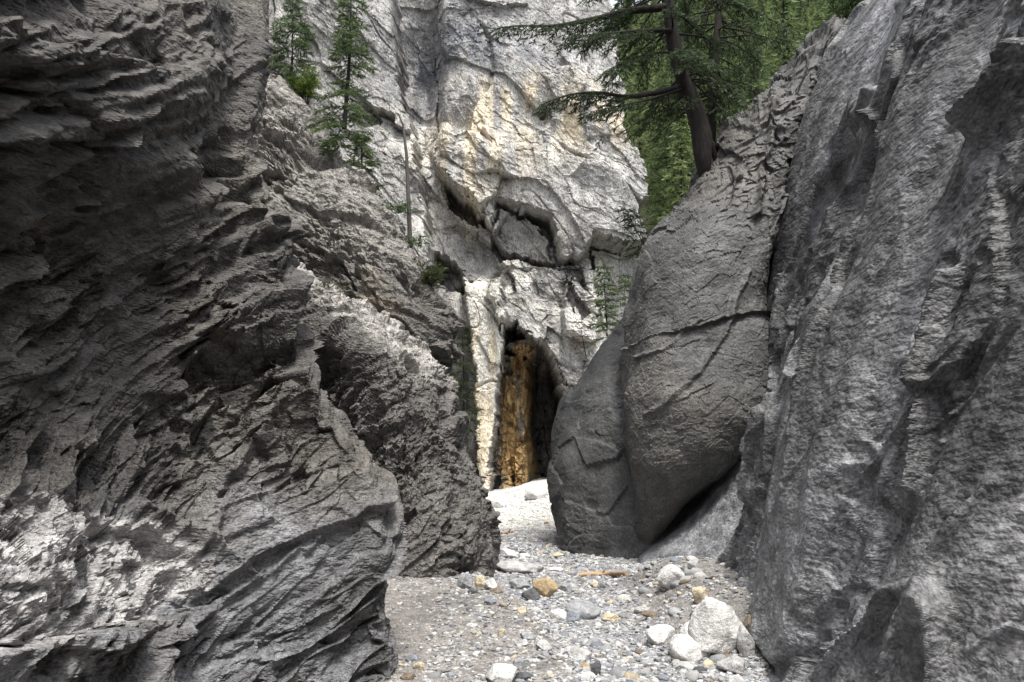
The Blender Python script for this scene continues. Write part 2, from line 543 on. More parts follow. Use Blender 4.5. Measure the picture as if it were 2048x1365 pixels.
        return t * (1 - .85 * pale) + np.array([0.34, 0.33, 0.325]) * .85 * pale
    o = wall_mesh('rock_wall', P, disp, tint, M_SLATE)
    tag(o, 'huge dark near rock wall with slanting shard ledges and a pale water-worn foot, left edge', 'rock wall', 'canyon walls', kind='thing')

left_wall()

def outcrop(name, rows, sil, depth, cols, rc, cc, disp, tint, mat, base_drop=True, flip=False, sm=False):
    """cols: list of (offset px from silhouette, depth offset) from left to silhouette and round the back"""
    C = []
    for py, s, d in zip(rows, sil, depth):
        C.append([at(s + dx(py) if callable(dx) else s + dx, py, d + (dd(py) if callable(dd) else dd)) for dx, dd in cols])
    P = resample(np.array(C), rc, cc)
    return wall_mesh(name, P, disp, tint, mat, flip, sm)

def rough_disp(fr, sizes, amps, seed, big=0.3, bigscale=0.5):
    def f(P, N):
        q = strata(P, fr, (1, 1, 1), seed, 0.3)
        h = big * fbm(P * bigscale, 3, seed + 30)
        rm = 0.4 + 0.9 * smooth(-0.25, 0.3, perlin(P * 0.9, seed + 33))
        for i, (s, a) in enumerate(zip(sizes, amps)):
            h = h + blur((a if i == 0 else a * rm) * facets(q / np.array(s), seed + i, 1.1)[0], (1, 1, 0)[i])
        return h
    return f

def mid_left():
    rows = [380, 450, 520, 590, 640, 690, 740, 800, 870, 940, 1020, 1090, 1150, 1260]
    sil = [430, 510, 590, 682, 755, 825, 880, 902, 916, 940, 958, 960, 952, 948]
    dep = [13.6, 13.1, 12.7, 12.3, 12.0, 11.7, 11.5, 11.3, 11.1, 10.9, 10.75, 10.6, 10.5, 10.4]
    cols = [(-700, 1.5), (-420, 0.2), (-270, -0.5), (-150, -1.15), (-70, -0.95), (-20, -0.4), (0, 0.15), (-12, 0.9), (-120, 3.5)]
    fr = frame((0.6, 0.2, 0.45), (-0.45, 0.1, 0.8))
    d = rough_disp(fr, [(0.8, 0.3, 0.6), (0.28, 0.1, 0.22), (0.1, 0.045, 0.08)], [0.09, 0.05, 0.022], 5.0, 0.2, 0.6)
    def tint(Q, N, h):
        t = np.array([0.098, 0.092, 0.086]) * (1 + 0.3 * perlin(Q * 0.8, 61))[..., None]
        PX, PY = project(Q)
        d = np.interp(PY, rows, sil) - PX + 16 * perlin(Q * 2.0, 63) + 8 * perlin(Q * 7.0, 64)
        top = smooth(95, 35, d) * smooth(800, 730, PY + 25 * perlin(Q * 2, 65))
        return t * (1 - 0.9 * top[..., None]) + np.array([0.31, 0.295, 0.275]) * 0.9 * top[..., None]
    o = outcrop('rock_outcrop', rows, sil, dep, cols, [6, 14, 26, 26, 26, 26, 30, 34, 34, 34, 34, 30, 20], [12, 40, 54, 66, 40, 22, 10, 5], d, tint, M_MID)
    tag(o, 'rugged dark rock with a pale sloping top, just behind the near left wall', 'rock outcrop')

mid_left()

def back_left():
    rows = [-500, -150, 60, 130, 200, 260, 320, 370, 430, 500, 560, 620, 680, 740, 850, 1030]
    sil = [440, 500, 528, 545, 584, 624, 672, 720, 765, 803, 850, 886, 896, 884, 880, 890]
    dep = [22, 20, 18.6, 18.2, 17.8, 17.4, 17.0, 16.6, 16.2, 15.8, 15.5, 15.2, 15.0, 14.9, 14.8, 14.6]
    cols = [(-620, 2.0), (-340, 0.0), (-200, -0.7), (-100, -0.9), (-30, -0.55), (0, 0.2), (-14, 1.3), (-200, 5.0)]
    fr = frame((0.8, 0.1, -0.5), (0.5, 0.1, 0.8))
    d = rough_disp(fr, [(1.2, 0.4, 0.9), (0.42, 0.14, 0.3), (0.16, 0.06, 0.12)], [0.13, 0.085, 0.035], 7.0, 0.3, 0.45)
    def tint(Q, N, h):
        up = smooth(4.0, 7.0, Q[..., 2])[..., None]  # lower part painted darker for the shadow behind the outcrop
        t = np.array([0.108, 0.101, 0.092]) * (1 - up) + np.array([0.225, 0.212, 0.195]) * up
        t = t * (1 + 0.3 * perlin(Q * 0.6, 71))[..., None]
        rust = smooth(0.35, 0.7, perlin(Q * 0.7, 73))[..., None]
        return t * (1 - .25 * rust) + np.array([0.28, 0.22, 0.15]) * .25 * rust
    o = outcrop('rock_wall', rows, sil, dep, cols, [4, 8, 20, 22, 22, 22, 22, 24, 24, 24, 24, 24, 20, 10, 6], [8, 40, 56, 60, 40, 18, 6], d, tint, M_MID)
    tag(o, 'brown-grey craggy rock wall carrying spruces on its sloping crest, behind the left outcrop', 'rock wall', 'canyon walls', kind='thing')

back_left()

# --- big pale cliff at the back: a heightfield in the plane Y = 26
CLIFF_Y = 26.0
def back_cliff():
    r1 = np.concatenate([np.linspace(-620, -20, 30)[:-1], np.linspace(-20, 1060, 540)])
    right = np.interp(r1, [-620, 0, 60, 180, 260, 330, 450, 560, 700, 1060], [1150, 1205, 1218, 1240, 1252, 1268, 1281, 1292, 1300, 1310])
    right = right + 9 * np.sin(r1 * .031) * np.sin(r1 * .0113 + 1) + 8 * facets(np.stack([r1 * .02, r1 * 0, r1 * 0], -1), 98.0)[0] + 4 * facets(np.stack([r1 * .07, r1 * 0, r1 * 0], -1), 99.0)[0]
    tt = np.concatenate([np.linspace(0, .12, 14)[:-1], np.linspace(0.12, 1.0, 395)])
    px = 300 + (right[:, None] - 300) * tt[None, :]
    py = np.repeat(r1[:, None], px.shape[1], 1)
    P = at(px, py, CLIFF_Y)
    q = np.stack([P[..., 0], np.zeros_like(px), P[..., 2]], -1)
    wx = 4 * perlin(q * 1.3, 1.0) + 6 * facets(q * np.array([1.1, 1, 0.8]), 91.0)[0] + 3 * facets(q * 3.0, 92.0)[0]
    wy = 4 * perlin(q * 1.3, 3.0) + 6 * facets(q * np.array([1.1, 1, 0.8]), 93.0)[0] + 3 * facets(q * 3.0, 94.0)[0]
    X, Y = px + wx, py + wy
    def mask(poly, b=1):
        return blur(in_poly(X, Y, poly).astype(float), b)
    f = 0.35 * fbm(q * 0.22, 3, 5.0)                              # forward amount, metres
    f = f - 0.0016 * np.clip(0, 0, 0) - 0.9 * smooth(-0.0, 1.0, (px - 1150) / 150) ** 2
    f = f + 0.10 * (P[..., 2] < 3) * 0
    f = f - 0.05 * (P[..., 2] - 8)                               # leans back a little
    left = mask([(200, -900), (780, -900), (787, 60), (800, 180), (832, 262), (838, 330), (850, 420), (868, 520), (872, 640), (880, 1100), (200, 1100)], 2)
    f = f + 1.1 * left
    # concave face right of the arete
    f = f - 0.9 * np.exp(-((px - 850) / 55) ** 2 - ((py - 150) / 110) ** 2)
    # upper mass overhanging the scarred lower face
    upper = mask([(200, -900), (1400, -900), (1400, 470), (1235, 500), (1185, 488), (1160, 520), (1122, 530), (1112, 480), (1098, 442), (1052, 430),
                  (1000, 412), (985, 470), (972, 458), (940, 420), (897, 368), (880, 350), (850, 300), (200, 300)], 1)
    f = f + 1.3 * upper * smooth(840, 900, px)
    slab = mask([(985, 478), (1002, 425), (1060, 445), (1090, 470), (1105, 527), (1050, 520), (1010, 506)], 1)
    f = f + 0.55 * slab
    lowslab = mask([(1130, 530), (1190, 548), (1200, 640), (1180, 700), (1120, 680), (1128, 600)], 1)
    f = f + 0.45 * lowslab
    mid = mask([(1005, 656), (985, 600), (1000, 530), (1060, 524), (1125, 535), (1180, 600), (1185, 720), (1150, 780), (1122, 770), (1105, 720), (1085, 690), (1050, 668)], 1)
    f = f + 0.7 * mid
    for pl_, dp_ in (([(893, 370), (925, 393), (974, 448), (970, 474), (930, 444), (897, 412)], .9), ([(983, 478), (1010, 504), (1050, 518), (1118, 526), (1118, 538), (1050, 534), (1000, 520), (982, 498)], .5),
                     ([(1050, 430), (1098, 440), (1117, 488), (1100, 488), (1086, 464), (1058, 448)], .6), ([(1128, 545), (1138, 545), (1152, 600), (1168, 640), (1150, 655), (1134, 605)], .45),
                     ([(1178, 480), (1240, 492), (1240, 502), (1180, 494)], .7), ([(1085, 240), (1075, 262), (1092, 268), (1100, 256)], .35)):
        f = f - dp_ * mask(pl_, 0)
    notch = mask([(1184, 492), (1192, 492), (1194, 545), (1186, 545)], 0)
    f = f - 0.5 * notch
    hole = mask([(872, 515), (892, 520), (935, 575), (940, 600), (905, 590), (876, 560)], 1)
    f = f - 1.6 * hole
    pillar = mask([(935, 570), (1000, 560), (1012, 640), (1003, 700), (998, 840), (990, 940), (978, 1060), (962, 1060), (958, 900), (948, 760), (940, 650)], 2)
    f = f + 0.8 * pillar
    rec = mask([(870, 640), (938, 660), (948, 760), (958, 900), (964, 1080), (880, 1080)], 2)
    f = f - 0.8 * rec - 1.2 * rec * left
    cave = mask([(1004, 662), (1030, 654), (1060, 670), (1080, 690), (1100, 716), (1114, 755), (1124, 805), (1126, 880), (1124, 1080), (972, 1080), (984, 940), (998, 780)], 0)
    depth = (0.45 + 0.55 * smooth(650, 740, py)) * 1.0 + 3.0 * smooth(680, 760, py) * smooth(1045, 1085, px) * (0.6 + 0.4 * smooth(1000, 740, py)) 
    f = f - cave * depth
    # horizontal chockstones at the cave roof
    f1 = facets(q * np.array([1.4, 1, 1.8]), 51.0, 1.0)[0]
    f = f + 0.5 * f1 * cave * smooth(790, 690, py)
    # vertical flutes low on the face
    flute = smooth(520, 600, py) * smooth(860, 900, px)
    f = f + 0.28 * flute * perlin(np.stack([q[..., 0] * 1.9, q[..., 1], q[..., 2] * 0.22], -1), 53.0)
    f = f + 0.16 * cave * facets(np.stack([q[..., 0] * 2.6, q[..., 1], q[..., 2] * 0.5], -1), 54.0)[0] + 0.1 * cave * facets(q * np.array([6, 1, 3.0]), 55.0)[0]
    # broken texture, slanting
    P2 = q + np.stack([0 * f, f, 0 * f], -1)
    fr = frame((0.75, 0, -0.66), (0.66, 0, 0.75))
    qq = strata(P2, fr, (1, 1, 1), 9.0, 0.3)
    rough_amt = 0.3 + 1.2 * smooth(-0.1, 0.35, perlin(q * 0.3, 55.0) + 0.35 * np.exp(-((px - 920) / 130) ** 2 - ((py - 180) / 90) ** 2))
    for k_, (sc_, dp_) in enumerate(((0.35, .16), (0.8, .09))):
        ridge = np.abs(perlin(qq * np.array([0.4, 1, 1]) * sc_, 95.0 + k_))
        f = f - dp_ * smooth(0.035, 0.0, ridge) * smooth(-.2, .2, perlin(q * .3, 97.0 + k_))
    for s, a, sd in (((3.0, 1.6, 2.0), 0.26, 1), ((1.0, 0.45, 0.8), 0.045, 2), ((0.36, 0.2, 0.3), 0.022, 3), ((0.17, 0.1, 0.14), 0.012, 4)):
        f = f + a * (rough_amt if sd < 3 else 0.6 + .5 * rough_amt) * (1 - 0.4 * cave) * facets(qq / np.array(s), 60.0 + sd, 1.0)[0]
    # colours and stains of the face, darker all over the cave
    g = np.array([0.30, 0.293, 0.282]); pale = np.array([0.50, 0.48, 0.435]); cream = np.array([0.58, 0.50, 0.37]); blue = np.array([0.15, 0.155, 0.17])
    t = np.broadcast_to(g, P.shape) * (1 + 0.22 * fbm(q * 0.5, 3, 56.0))[..., None]
    def mixc(t, c, m):
        m = np.clip(m, 0, 1)[..., None]
        return t * (1 - m) + np.array(c) * m
    streak = perlin(np.stack([q[..., 0] * 2.2, q[..., 1], q[..., 2] * 0.5], -1), 57.0)
    def blob(cx, cy, sx, sy):
        return np.exp(-((X - cx) / sx) ** 2 - ((Y - cy) / sy) ** 2)
    t = mixc(t, blue, 0.95 * smooth(-.4, .3, streak + 0.2) * np.clip(blob(870, 130, 85, 110) + 0.9 * blob(960, 150, 110, 70) + .5 * blob(1080, 150, 80, 45), 0, 1))
    t = mixc(t, pale, 0.8 * smooth(-.25, .35, fbm(q * 0.8, 3, 58.0)) * np.clip(blob(900, 280, 120, 120) + blob(1100, 290, 150, 70) + blob(900, 480, 60, 120) + 0.9 * blob(1060, 580, 150, 120), 0, 1))
    t = mixc(t, cream, 0.85 * smooth(-.3, .4, streak + .1) * np.clip(blob(975, 295, 85, 85) + blob(1085, 245, 100, 55) + .9 * blob(1200, 272, 70, 45) + .5 * blob(880, 330, 60, 50) + .6 * blob(930, 420, 30, 60), 0, 1))
    t = mixc(t, pale, pillar * 0.85)
    t = mixc(t, (0.55, 0.45, 0.29), pillar * smooth(-.1, .4, streak) * smooth(640, 700, py) * 0.6)
    t = mixc(t, pale * 1.05, 0.8 * mask([(1180, 495), (1210, 500), (1215, 700), (1190, 740), (1175, 640)], 3))
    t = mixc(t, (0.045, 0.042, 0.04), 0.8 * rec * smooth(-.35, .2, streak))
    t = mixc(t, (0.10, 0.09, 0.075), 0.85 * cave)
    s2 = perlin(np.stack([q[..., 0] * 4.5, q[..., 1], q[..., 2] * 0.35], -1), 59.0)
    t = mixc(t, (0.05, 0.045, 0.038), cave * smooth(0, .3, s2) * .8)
    orange = mask([(1010, 685), (1062, 680), (1066, 780), (1060, 860), (1074, 930), (1084, 1080), (1004, 1080), (1006, 930), (1008, 800)], 9)
    t = mixc(t, (0.43, 0.29, 0.135), orange * smooth(-.35, .2, s2 + 0.7 * perlin(q * np.array([2.5, 1, 1.2]), 64.0) + 0.12) * .9)
    t = mixc(t, (0.10, 0.06, 0.03), orange * smooth(0.0, .35, perlin(q * 3.0, 62.0)) * .7)
    white = mask([(998, 660), (1006, 660), (1004, 760), (985, 1000), (978, 1000)], 1)
    t = mixc(t, pale, white * .6)
    t = mixc(t, (0.07, 0.08, 0.02), .8 * mask([(915, 568), (938, 572), (942, 600), (920, 592)], 2))
    # assemble, then wrap round the right edge
    V = P.copy()
    V[..., 1] -= f
    k = 14
    for i, s in enumerate(np.linspace(0, 1, k)):
        edgec = V[:, -1 - 0, :].copy() if i == 0 else edgec
        add = edgec.copy()
        add[:, 1] += 0.25 + 7.0 * s ** 1.5
        add[:, 0] += 0.35 * math.sin(s * 3.0) - 0.8 * s
        add += 0.25 * perlin(add * 0.9, 80.0)[:, None] * s
        V = np.concatenate([V, add[:, None, :]], 1)
        t = np.concatenate([t, t[:, -1:, :]], 1)
    top = V[0].copy(); top[:, 1] += 10; top[:, 2] += 1.0
    V = np.concatenate([top[None], V]); t = np.concatenate([t[:1], t])
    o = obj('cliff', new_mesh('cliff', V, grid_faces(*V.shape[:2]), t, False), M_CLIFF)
    tag(o, 'tall pale limestone cliff with a dark cave and orange stain at its foot', 'cliff')

back_cliff()

# --- right-hand boulders
def right_boulders():
    fr = frame((0.9, 0.1, 0.3), (-0.2, 0, 0.9))
    # back boulder
    rows = [540, 590, 645, 700, 780, 830, 900, 1000, 1050, 1095, 1180]
    sil = [1330, 1290, 1246, 1197, 1138, 1117, 1109, 1112, 1118, 1127, 1134]
    dep = [15.6, 15.0, 14.6, 14.3, 14.0, 13.9, 13.8, 13.6, 13.5, 13.4, 13.3]
    cols = [(150, 4.0), (22, 1.3), (0, 0.15), (12, -0.3), (55, -0.75), (130, -1.2), (240, -1.3), (420, -0.2)]
    d0 = rough_disp(fr, [(0.9, 0.5, 0.7), (0.22, 0.12, 0.2), (0.08, 0.06, 0.08)], [0.03, 0.008, 0.004], 11.0, 0.13, 0.6)
    def tint(Q, N, h):
        return np.array([0.068, 0.068, 0.068]) * (1 + 0.25 * fbm(Q * 0.9, 3, 81))[..., None]
    o = outcrop('boulder', rows, sil, dep, cols, [10, 24, 26, 34, 26, 32, 42, 24, 22, 18], [5, 16, 10, 30, 50, 44, 10], d0, tint, M_BOULDER)
    tag(o, 'dark rounded boulder leaning in front of the cave, farther of the two on the right', 'boulder')
    # big bulging boulder
    rows = [40, 110, 150, 200, 270, 340, 420, 500, 590, 650, 760, 850, 930, 1000, 1060, 1110, 1170]
    lef = [1655, 1590, 1552, 1500, 1440, 1396, 1340, 1293, 1266, 1251, 1252, 1254, 1257, 1264, 1268, 1273, 1280]
    rig = [1700, 1680, 1660, 1640, 1615, 1595, 1575, 1555, 1535, 1535, 1545, 1515, 1468, 1385, 1335, 1305, 1300]
    dl = [13.8, 13.6, 13.5, 13.3, 13.2, 13.1, 12.9, 12.7, 12.5, 12.4, 12.2, 12.05, 12.0, 12.2, 12.5, 12.75, 12.9]
    dm = [13.0, 12.7, 12.5, 12.2, 11.9, 11.7, 11.5, 11.3, 11.2, 11.1, 10.9, 10.75, 10.85, 11.3, 11.8, 12.2, 12.5]
    C = []
    for py, a, b, d, m in zip(rows, lef, rig, dl, dm):
        w = b - a
        C.append([at(a + 0.6 * w, py, d + 4), at(a + 12, py, d + 1.1), at(a, py, d), at(a + 0.08 * w, py, d - 0.4 * (d - m) - .1), at(a + 0.35 * w, py, m + .1), at(a + 0.65 * w, py, m),
                  at(a + 0.92 * w, py, m + 0.12), at(b, py, m + 0.5), at(b + 6, py, m + 1.4), at(b + 60, py, m + 2.5)])
    C = np.array(C)
    C = np.concatenate([(C[0] + np.array([0.4, 1.5, 0.15]))[None], C])
    P = resample(C, [6, 10, 18, 24, 36, 36, 40, 40, 42, 34, 48, 44, 42, 38, 30, 26, 20], [5, 14, 16, 50, 56, 56, 24, 16, 5])
    def disp(P, N):
        q = strata(P, fr, (1, 1, 1), 13.0, 0.2)
        h = 0.13 * fbm(P * 0.6, 3, 41)
        z = P[..., 2]
        up = smooth(4.2, 6.2, z)
        h = h + (0.010 + 0.045 * up) * facets(q / np.array([0.5, 0.3, 0.5]), 14.0, 1.0)[0]
        h = h + (0.006 + 0.02 * up) * facets(q / np.array([0.16, 0.09, 0.16]), 15.0, 1.0)[0]
        h = h + 0.0035 * facets(q / np.array([0.06, 0.035, 0.06]), 16.0, 1.0)[0]
        # two inclined partings across the face
        for z0, sl, wd, dp in ((3.25, 0.24, 0.022, 0.10), (4.25, 0.55, 0.05, 0.0)):
            dd = z - (z0 + sl * (P[..., 0] - 2.0) - 0.10 * (P[..., 0] - 2.6) ** 2 + 0.16 * perlin(P * 0.9, 91) + 0.03 * perlin(P * 5, 92))
            h = h - dp * (0.35 + .65 * smooth(1.9, 2.6, P[..., 0])) * np.exp(-(dd / wd) ** 2) + 0.05 * smooth(-0.02, 0.04, dd) * (dp > 0)
        PX, PY = project(P)
        wx = PX + 10 * perlin(P * 2, 95) + 3 * perlin(P * 8, 96); wy = PY + 10 * perlin(P * 2, 97) + 3 * perlin(P * 8, 98)
        for pl, w_, d_ in (([(1500, 545), (1455, 640), (1432, 700), (1385, 770), (1300, 830)], 5, .06), ([(1560, 120), (1535, 300), (1520, 430)], 7, .10), ([(1420, 260), (1480, 245), (1560, 255)], 6, .07), ([(1400, 640), (1330, 700), (1275, 720)], 4, .04)):
            h = h - d_ * np.exp(-(line_dist(wx, wy, pl) / w_) ** 2)
        # vertical joints near the upper right
        vj = np.abs(((P[..., 0] - 0.28 * z) * 2.1 + 0.4 * perlin(P * 0.9, 93)) % 1 - 0.5)
        h = h - 0.07 * smooth(0.06, 0.0, vj) * smooth(4.6, 5.6, z) * smooth(-.1, .3, perlin(P * .8, 94))
        return h
    def tint2(Q, N, h):
        t = np.array([0.083, 0.082, 0.080]) * (1 + 0.22 * fbm(Q * 0.8, 3, 83))[..., None]
        tan = smooth(0.1, 0.5, perlin(Q * 0.55, 85))[..., None]
        return t * (1 - .5 * tan) + np.array([0.125, 0.118, 0.105]) * .5 * tan
    o = wall_mesh('boulder', P, disp, tint2, M_BOULDER)
    tag(o, 'massive bulging grey boulder with an undercut foot and a leaning fir on top', 'boulder')

right_boulders()

# --- near right wall
def right_wall():
    Ys = np.array([-8, -3, 0.5, 2.0, 3.0, 4.0, 5.0, 6.0, 7.0, 8.0, 9.0, 10.0, 11.0, 11.9, 12.3, 14.0])
    bX = np.array([2.6, 2.2, 2.0, 1.95, 1.95, 1.9, 1.78, 1.75, 1.9, 2.1, 2.28, 2.05, 1.85, 1.8, 2.3, 6.0])
    Zs = np.array([-0.6, 0.0, 0.5, 1.0, 1.7, 2.6, 3.6, 4.8, 6.0, 7.2, 8.0, 9.2, 11.0, 13.0, 14.0])
    lean = np.array([-0.12, 0, 0.13, 0.25, 0.42, 0.72, 1.08, 1.5, 1.95, 2.45, 2.95, 3.9, 5.3, 6.9, 11.0])
    lean2 = np.array([-0.12, 0, 0.13, 0.25, 0.42, 0.72, 1.08, 1.5, 1.9, 2.25, 2.45, 2.7, 3.0, 3.3, 6.0])
    tall = 0.35 * smooth(9.0, 4.5, Ys)  # unseen upper wall steepened near the camera to shut out sun and sky
    toe = smooth(8.6, 10.2, Ys)
    C = np.zeros((len(Zs), len(Ys), 3))
    wsh = smooth(11.0, 7.5, Ys)
    for i, z in enumerate(Zs):
        ramp_ = np.interp(z, [-0.6, 0, 0.5, 1.0, 1.7, 2.6, 6, 14], [-0.15, 0, 0.5, 0.85, 1.05, 1.05, 0.55, 0.2])
        Yr = Ys - 0.43 * (z - 1.5) * wsh                      # columns follow the strata
        over = 0.18 * math.exp(-((z - 4.4) / 1.0) ** 2) * np.exp(-((Yr - 3.4) / 1.3) ** 2)
        hollow = 0.55 * math.exp(-((z - 2.0) / 1.1) ** 2) * np.exp(-((Yr - 2.8) / 1.2) ** 2)
        tl, te = np.interp(Yr, Ys, tall), np.interp(Yr, Ys, toe)
        C[i, :, 0] = np.interp(Yr, Ys, bX) + lean[i] * (1 - tl) + lean2[i] * tl + te * ramp_ - over + hollow
        C[i, :, 1] = Yr
        C[i, :, 2] = z
    C = C[::-1]
    P = resample(C, [5, 10, 22, 34, 36, 42, 54, 58, 56, 56, 52, 46, 36, 14], [4, 6, 12, 46, 60, 60, 56, 52, 54, 60, 60, 52, 26, 8, 4])
    fr = frame((0.30, -0.36, 0.88), (0.1, 1, 0.4))
    def disp(P, N):
        q = strata(P, fr, (1, 1, 1), 22.0, 0.35)
        h = 0.12 * fbm(P * np.array([0.6, 0.9, 0.35]), 3, 22.0)
        ac = q[..., 1]
        def rib(T, ph, seed):
            s = ac / T + ph + 0.25 * perlin(P * 0.8, seed + 70)
            fl = np.floor(s); fq = s - fl
            lr = np.abs(np.sin(fl * 12.9898 + seed) * 43758.5453) % 1
            return fq ** 1.5 * smooth(1.0, 0.93, fq) * (0.2 + 1.0 * lr)
        m = 0.3 + smooth(-.3, .35, perlin(P * np.array([.7, .7, .4]), 24.0))
        h = h + m * (0.10 * rib(1.5, .2, 2.0) + 0.04 * rib(0.62, .5, 7.0))
        rm = 0.10 + 1.0 * smooth(0.08, 0.4, perlin((P @ fr.T) * np.array([.45, .9, .8]), 28.0))
        farw = 1 - .8 * smooth(7.2, 9.0, P[..., 1])
        f0 = facets(q / np.array([2.4, 1.7, 1.4]), 29.0, 1.5)[0]
        f1 = facets(q / np.array([1.5, 0.75, 0.9]), 25.0, 1.3)[0] * rm
        f2 = facets(q / np.array([0.42, 0.27, 0.3]), 26.0, 1.3)[0] * rm
        f3 = facets(q / np.array([0.13, 0.11, 0.11]), 27.0, 1.2)[0] * rm
        h = h + blur(0.04 * f0, 2)
        sl = smooth(9.0, 10.0, P[..., 1]) * smooth(2.2, 1.2, P[..., 2])
        ck = np.abs(perlin(q * np.array([0.28, 1.35, 0.6]), 34.0))
        ck2 = np.abs(perlin(q * np.array([0.7, 2.8, 1.0]), 36.0))
        crk = 0.13 * smooth(0.045, 0.0, ck) * smooth(-.15, .2, perlin(P * 0.7, 35.0)) + 0.035 * smooth(0.05, 0.0, ck2) * np.minimum(1, rm + .4)
        PX, PY = project(P)
        wx = PX + 14 * perlin(P * 2, 51) + 5 * f2; wy = PY + 14 * perlin(P * 2, 52)
        front = P[..., 1] > 2
        g = 0
        for pl, w_, d_ in (([(1575, 560), (1552, 700), (1535, 860), (1515, 1000)], 6, .12), ([(1750, 190), (1690, 300), (1650, 365)], 9, .22), ([(2060, 100), (2005, 190), (1945, 250)], 12, .2),
                           ([(1890, 540), (1850, 700), (1822, 860), (1800, 980)], 9, .14), ([(1680, 470), (1640, 620), (1600, 760)], 8, .14)):
            g = g - d_ * np.exp(-(line_dist(wx, wy, pl) / w_) ** 2) * front
        return blur(h * (1 - .7 * sl) * farw + g, 1) + blur((1 - .8 * sl) * farw * (0.06 * f1 + 0.030 * f2), 1) + (1 - .8 * sl) * farw * 0.009 * f3 - blur((1 - .8 * sl) * crk, 1)
    def tint(Q, N, h):
        z = Q[..., 2]
        t = np.array([0.080, 0.080, 0.081]) * (1 + 0.25 * fbm(Q * np.array([1, 1, .5]) * 0.9, 3, 86))[..., None]
        dark = smooth(0.05, 0.45, perlin(Q * np.array([0.5, 0.9, 0.35]), 87))[..., None]
        t = t * (1 - .6 * dark)
        lite = smooth(0.0, 0.45, perlin((Q @ fr.T) * np.array([.35, 1.1, .8]), 90))[..., None]
        t = t * (1 + 0.9 * lite)
        st = smooth(0.1, 0.5, perlin((Q @ fr.T) * np.array([0.45, 1.3, 1.0]), 88))[..., None]
        pale = np.array([0.25, 0.248, 0.26])
        t = t * (1 - .5 * st) + pale * .5 * st
        low = (smooth(1.9, 0.9, z + .4 * perlin(Q * 1.3, 89)) * smooth(3.6, 5.2, Q[..., 1]))[..., None]
        return t * (1 - .65 * low) + np.array([0.200, 0.205, 0.216]) * .65 * low
    o = wall_mesh('rock_wall', P, disp, tint, M_RIGHT, flip=True)
    tag(o, 'huge steep near rock wall with upright grey streaks and ribs, right edge', 'rock wall', 'canyon walls', kind='thing')

right_wall()

# ------------------------------------------------------------------ forest hillside behind the right boulders
def hill_z(X, Y):
    q = np.stack([np.asarray(X, float), np.asarray(Y, float), np.zeros_like(np.asarray(X, float))], -1)
    rise = np.clip(np.asarray(Y, float) - 24, 0, 300)
    return 2.2 + 0.62 * rise + 1.2 * perlin(q * 0.07, 5.0) + 0.25 * np.clip(np.asarray(X, float) - 8, 0, 60)

def build_hill():
    xs = np.linspace(4, 130, 70); ys = np.linspace(20, 210, 100)
    X, Y = np.meshgrid(xs, ys)
    Z = hill_z(X, Y) + 0.25 * perlin(np.stack([X, Y, X * 0], -1) * 0.5, 3.0)
    o = obj('hillside', new_mesh('hillside', np.stack([X, Y, Z], -1), grid_faces(*X.shape), None, True), M_SOIL)
    tag(o, 'wooded hillside rising behind the canyon', kind='structure')

build_hill()

# ------------------------------------------------------------------ conifers
def tube(path, rad, sides=7):
    path = np.asarray(path, float); rad = np.asarray(rad, float)
    n = len(path)
    T = np.gradient(path, axis=0)
    T /= np.linalg.norm(T, axis=1, keepdims=True) + 1e-9
    ref = np.array([0.13, 0.97, 0.2]) if abs(T[0, 2]) > 0.7 else np.array([0, 0, 1.0])
    A = np.cross(T, ref); A /= np.linalg.norm(A, axis=1, keepdims=True) + 1e-9
    B = np.cross(T, A)
    a = np.linspace(0, 2 * np.pi, sides, endpoint=False)
    V = path[:, None] + rad[:, None, None] * (np.cos(a)[None, :, None] * A[:, None] + np.sin(a)[None, :, None] * B[:, None])
    i = np.arange(n * sides).reshape(n, sides)
    F = np.stack([i[:-1], np.roll(i[:-1], -1, 1), np.roll(i[1:], -1, 1), i[1:]], -1).reshape(-1, 4)
    return V.reshape(-1, 3), F

class Bag:
    def __init__(self):
        self.V, self.F, self.n = [], [], 0
    def add(self, V, F):
        self.V.append(V); self.F.append(F + self.n); self.n += len(V)
    def mesh(self, name, mat, sm=True):
        me = new_mesh(name, np.concatenate(self.V), np.concatenate(self.F), None, sm)
        me.materials.append(mat)
        return me

def needle_mesh(name, P, D, L, k, nl, nw, col, r, tipcol=None, spread=0.85, mat=None):
    """k tapering needle tufts along every twig (start P, unit direction D, length L)"""
    n = len(P)
    t = (np.arange(k)[None, :] + r.random((n, k))) / k
    base = P[:, None] + D[:, None] * (L[:, None] * t)[..., None]
    rv = r.normal(size=(n, k, 3)); rv[..., 2] *= 0.55
    d = D[:, None] * 0.75 + spread * rv * 0.6
    d /= np.linalg.norm(d, axis=-1, keepdims=True)
    side = np.cross(d, r.normal(size=(n, k, 3)))
    side /= np.linalg.norm(side, axis=-1, keepdims=True) + 1e-9
    ln = nl * (0.6 + 0.8 * r.random((n, k, 1)))
    a = base - side * nw / 2; b = base + side * nw / 2; c = base + d * ln
    V = np.stack([a, b, c], 2).reshape(-1, 3)
    F = np.arange(len(V)).reshape(-1, 3)
    tw = 0.65 + 0.7 * r.random((n, 1, 1))
    colr = np.array(col)[None, None] * tw * (0.8 + 0.4 * r.random((n, k, 1)))
    if tipcol is not None:
        m = (smooth(0.55, 1.0, t) * r.random((n, 1)))[..., None]
        colr = colr * (1 - m) + np.array(tipcol)[None, None] * m
    T = np.repeat(colr.reshape(-1, 3), 3, axis=0)
    me = new_mesh(name, V, F, T, False)
    me.materials.append(mat or M_NEEDLE)
    return me

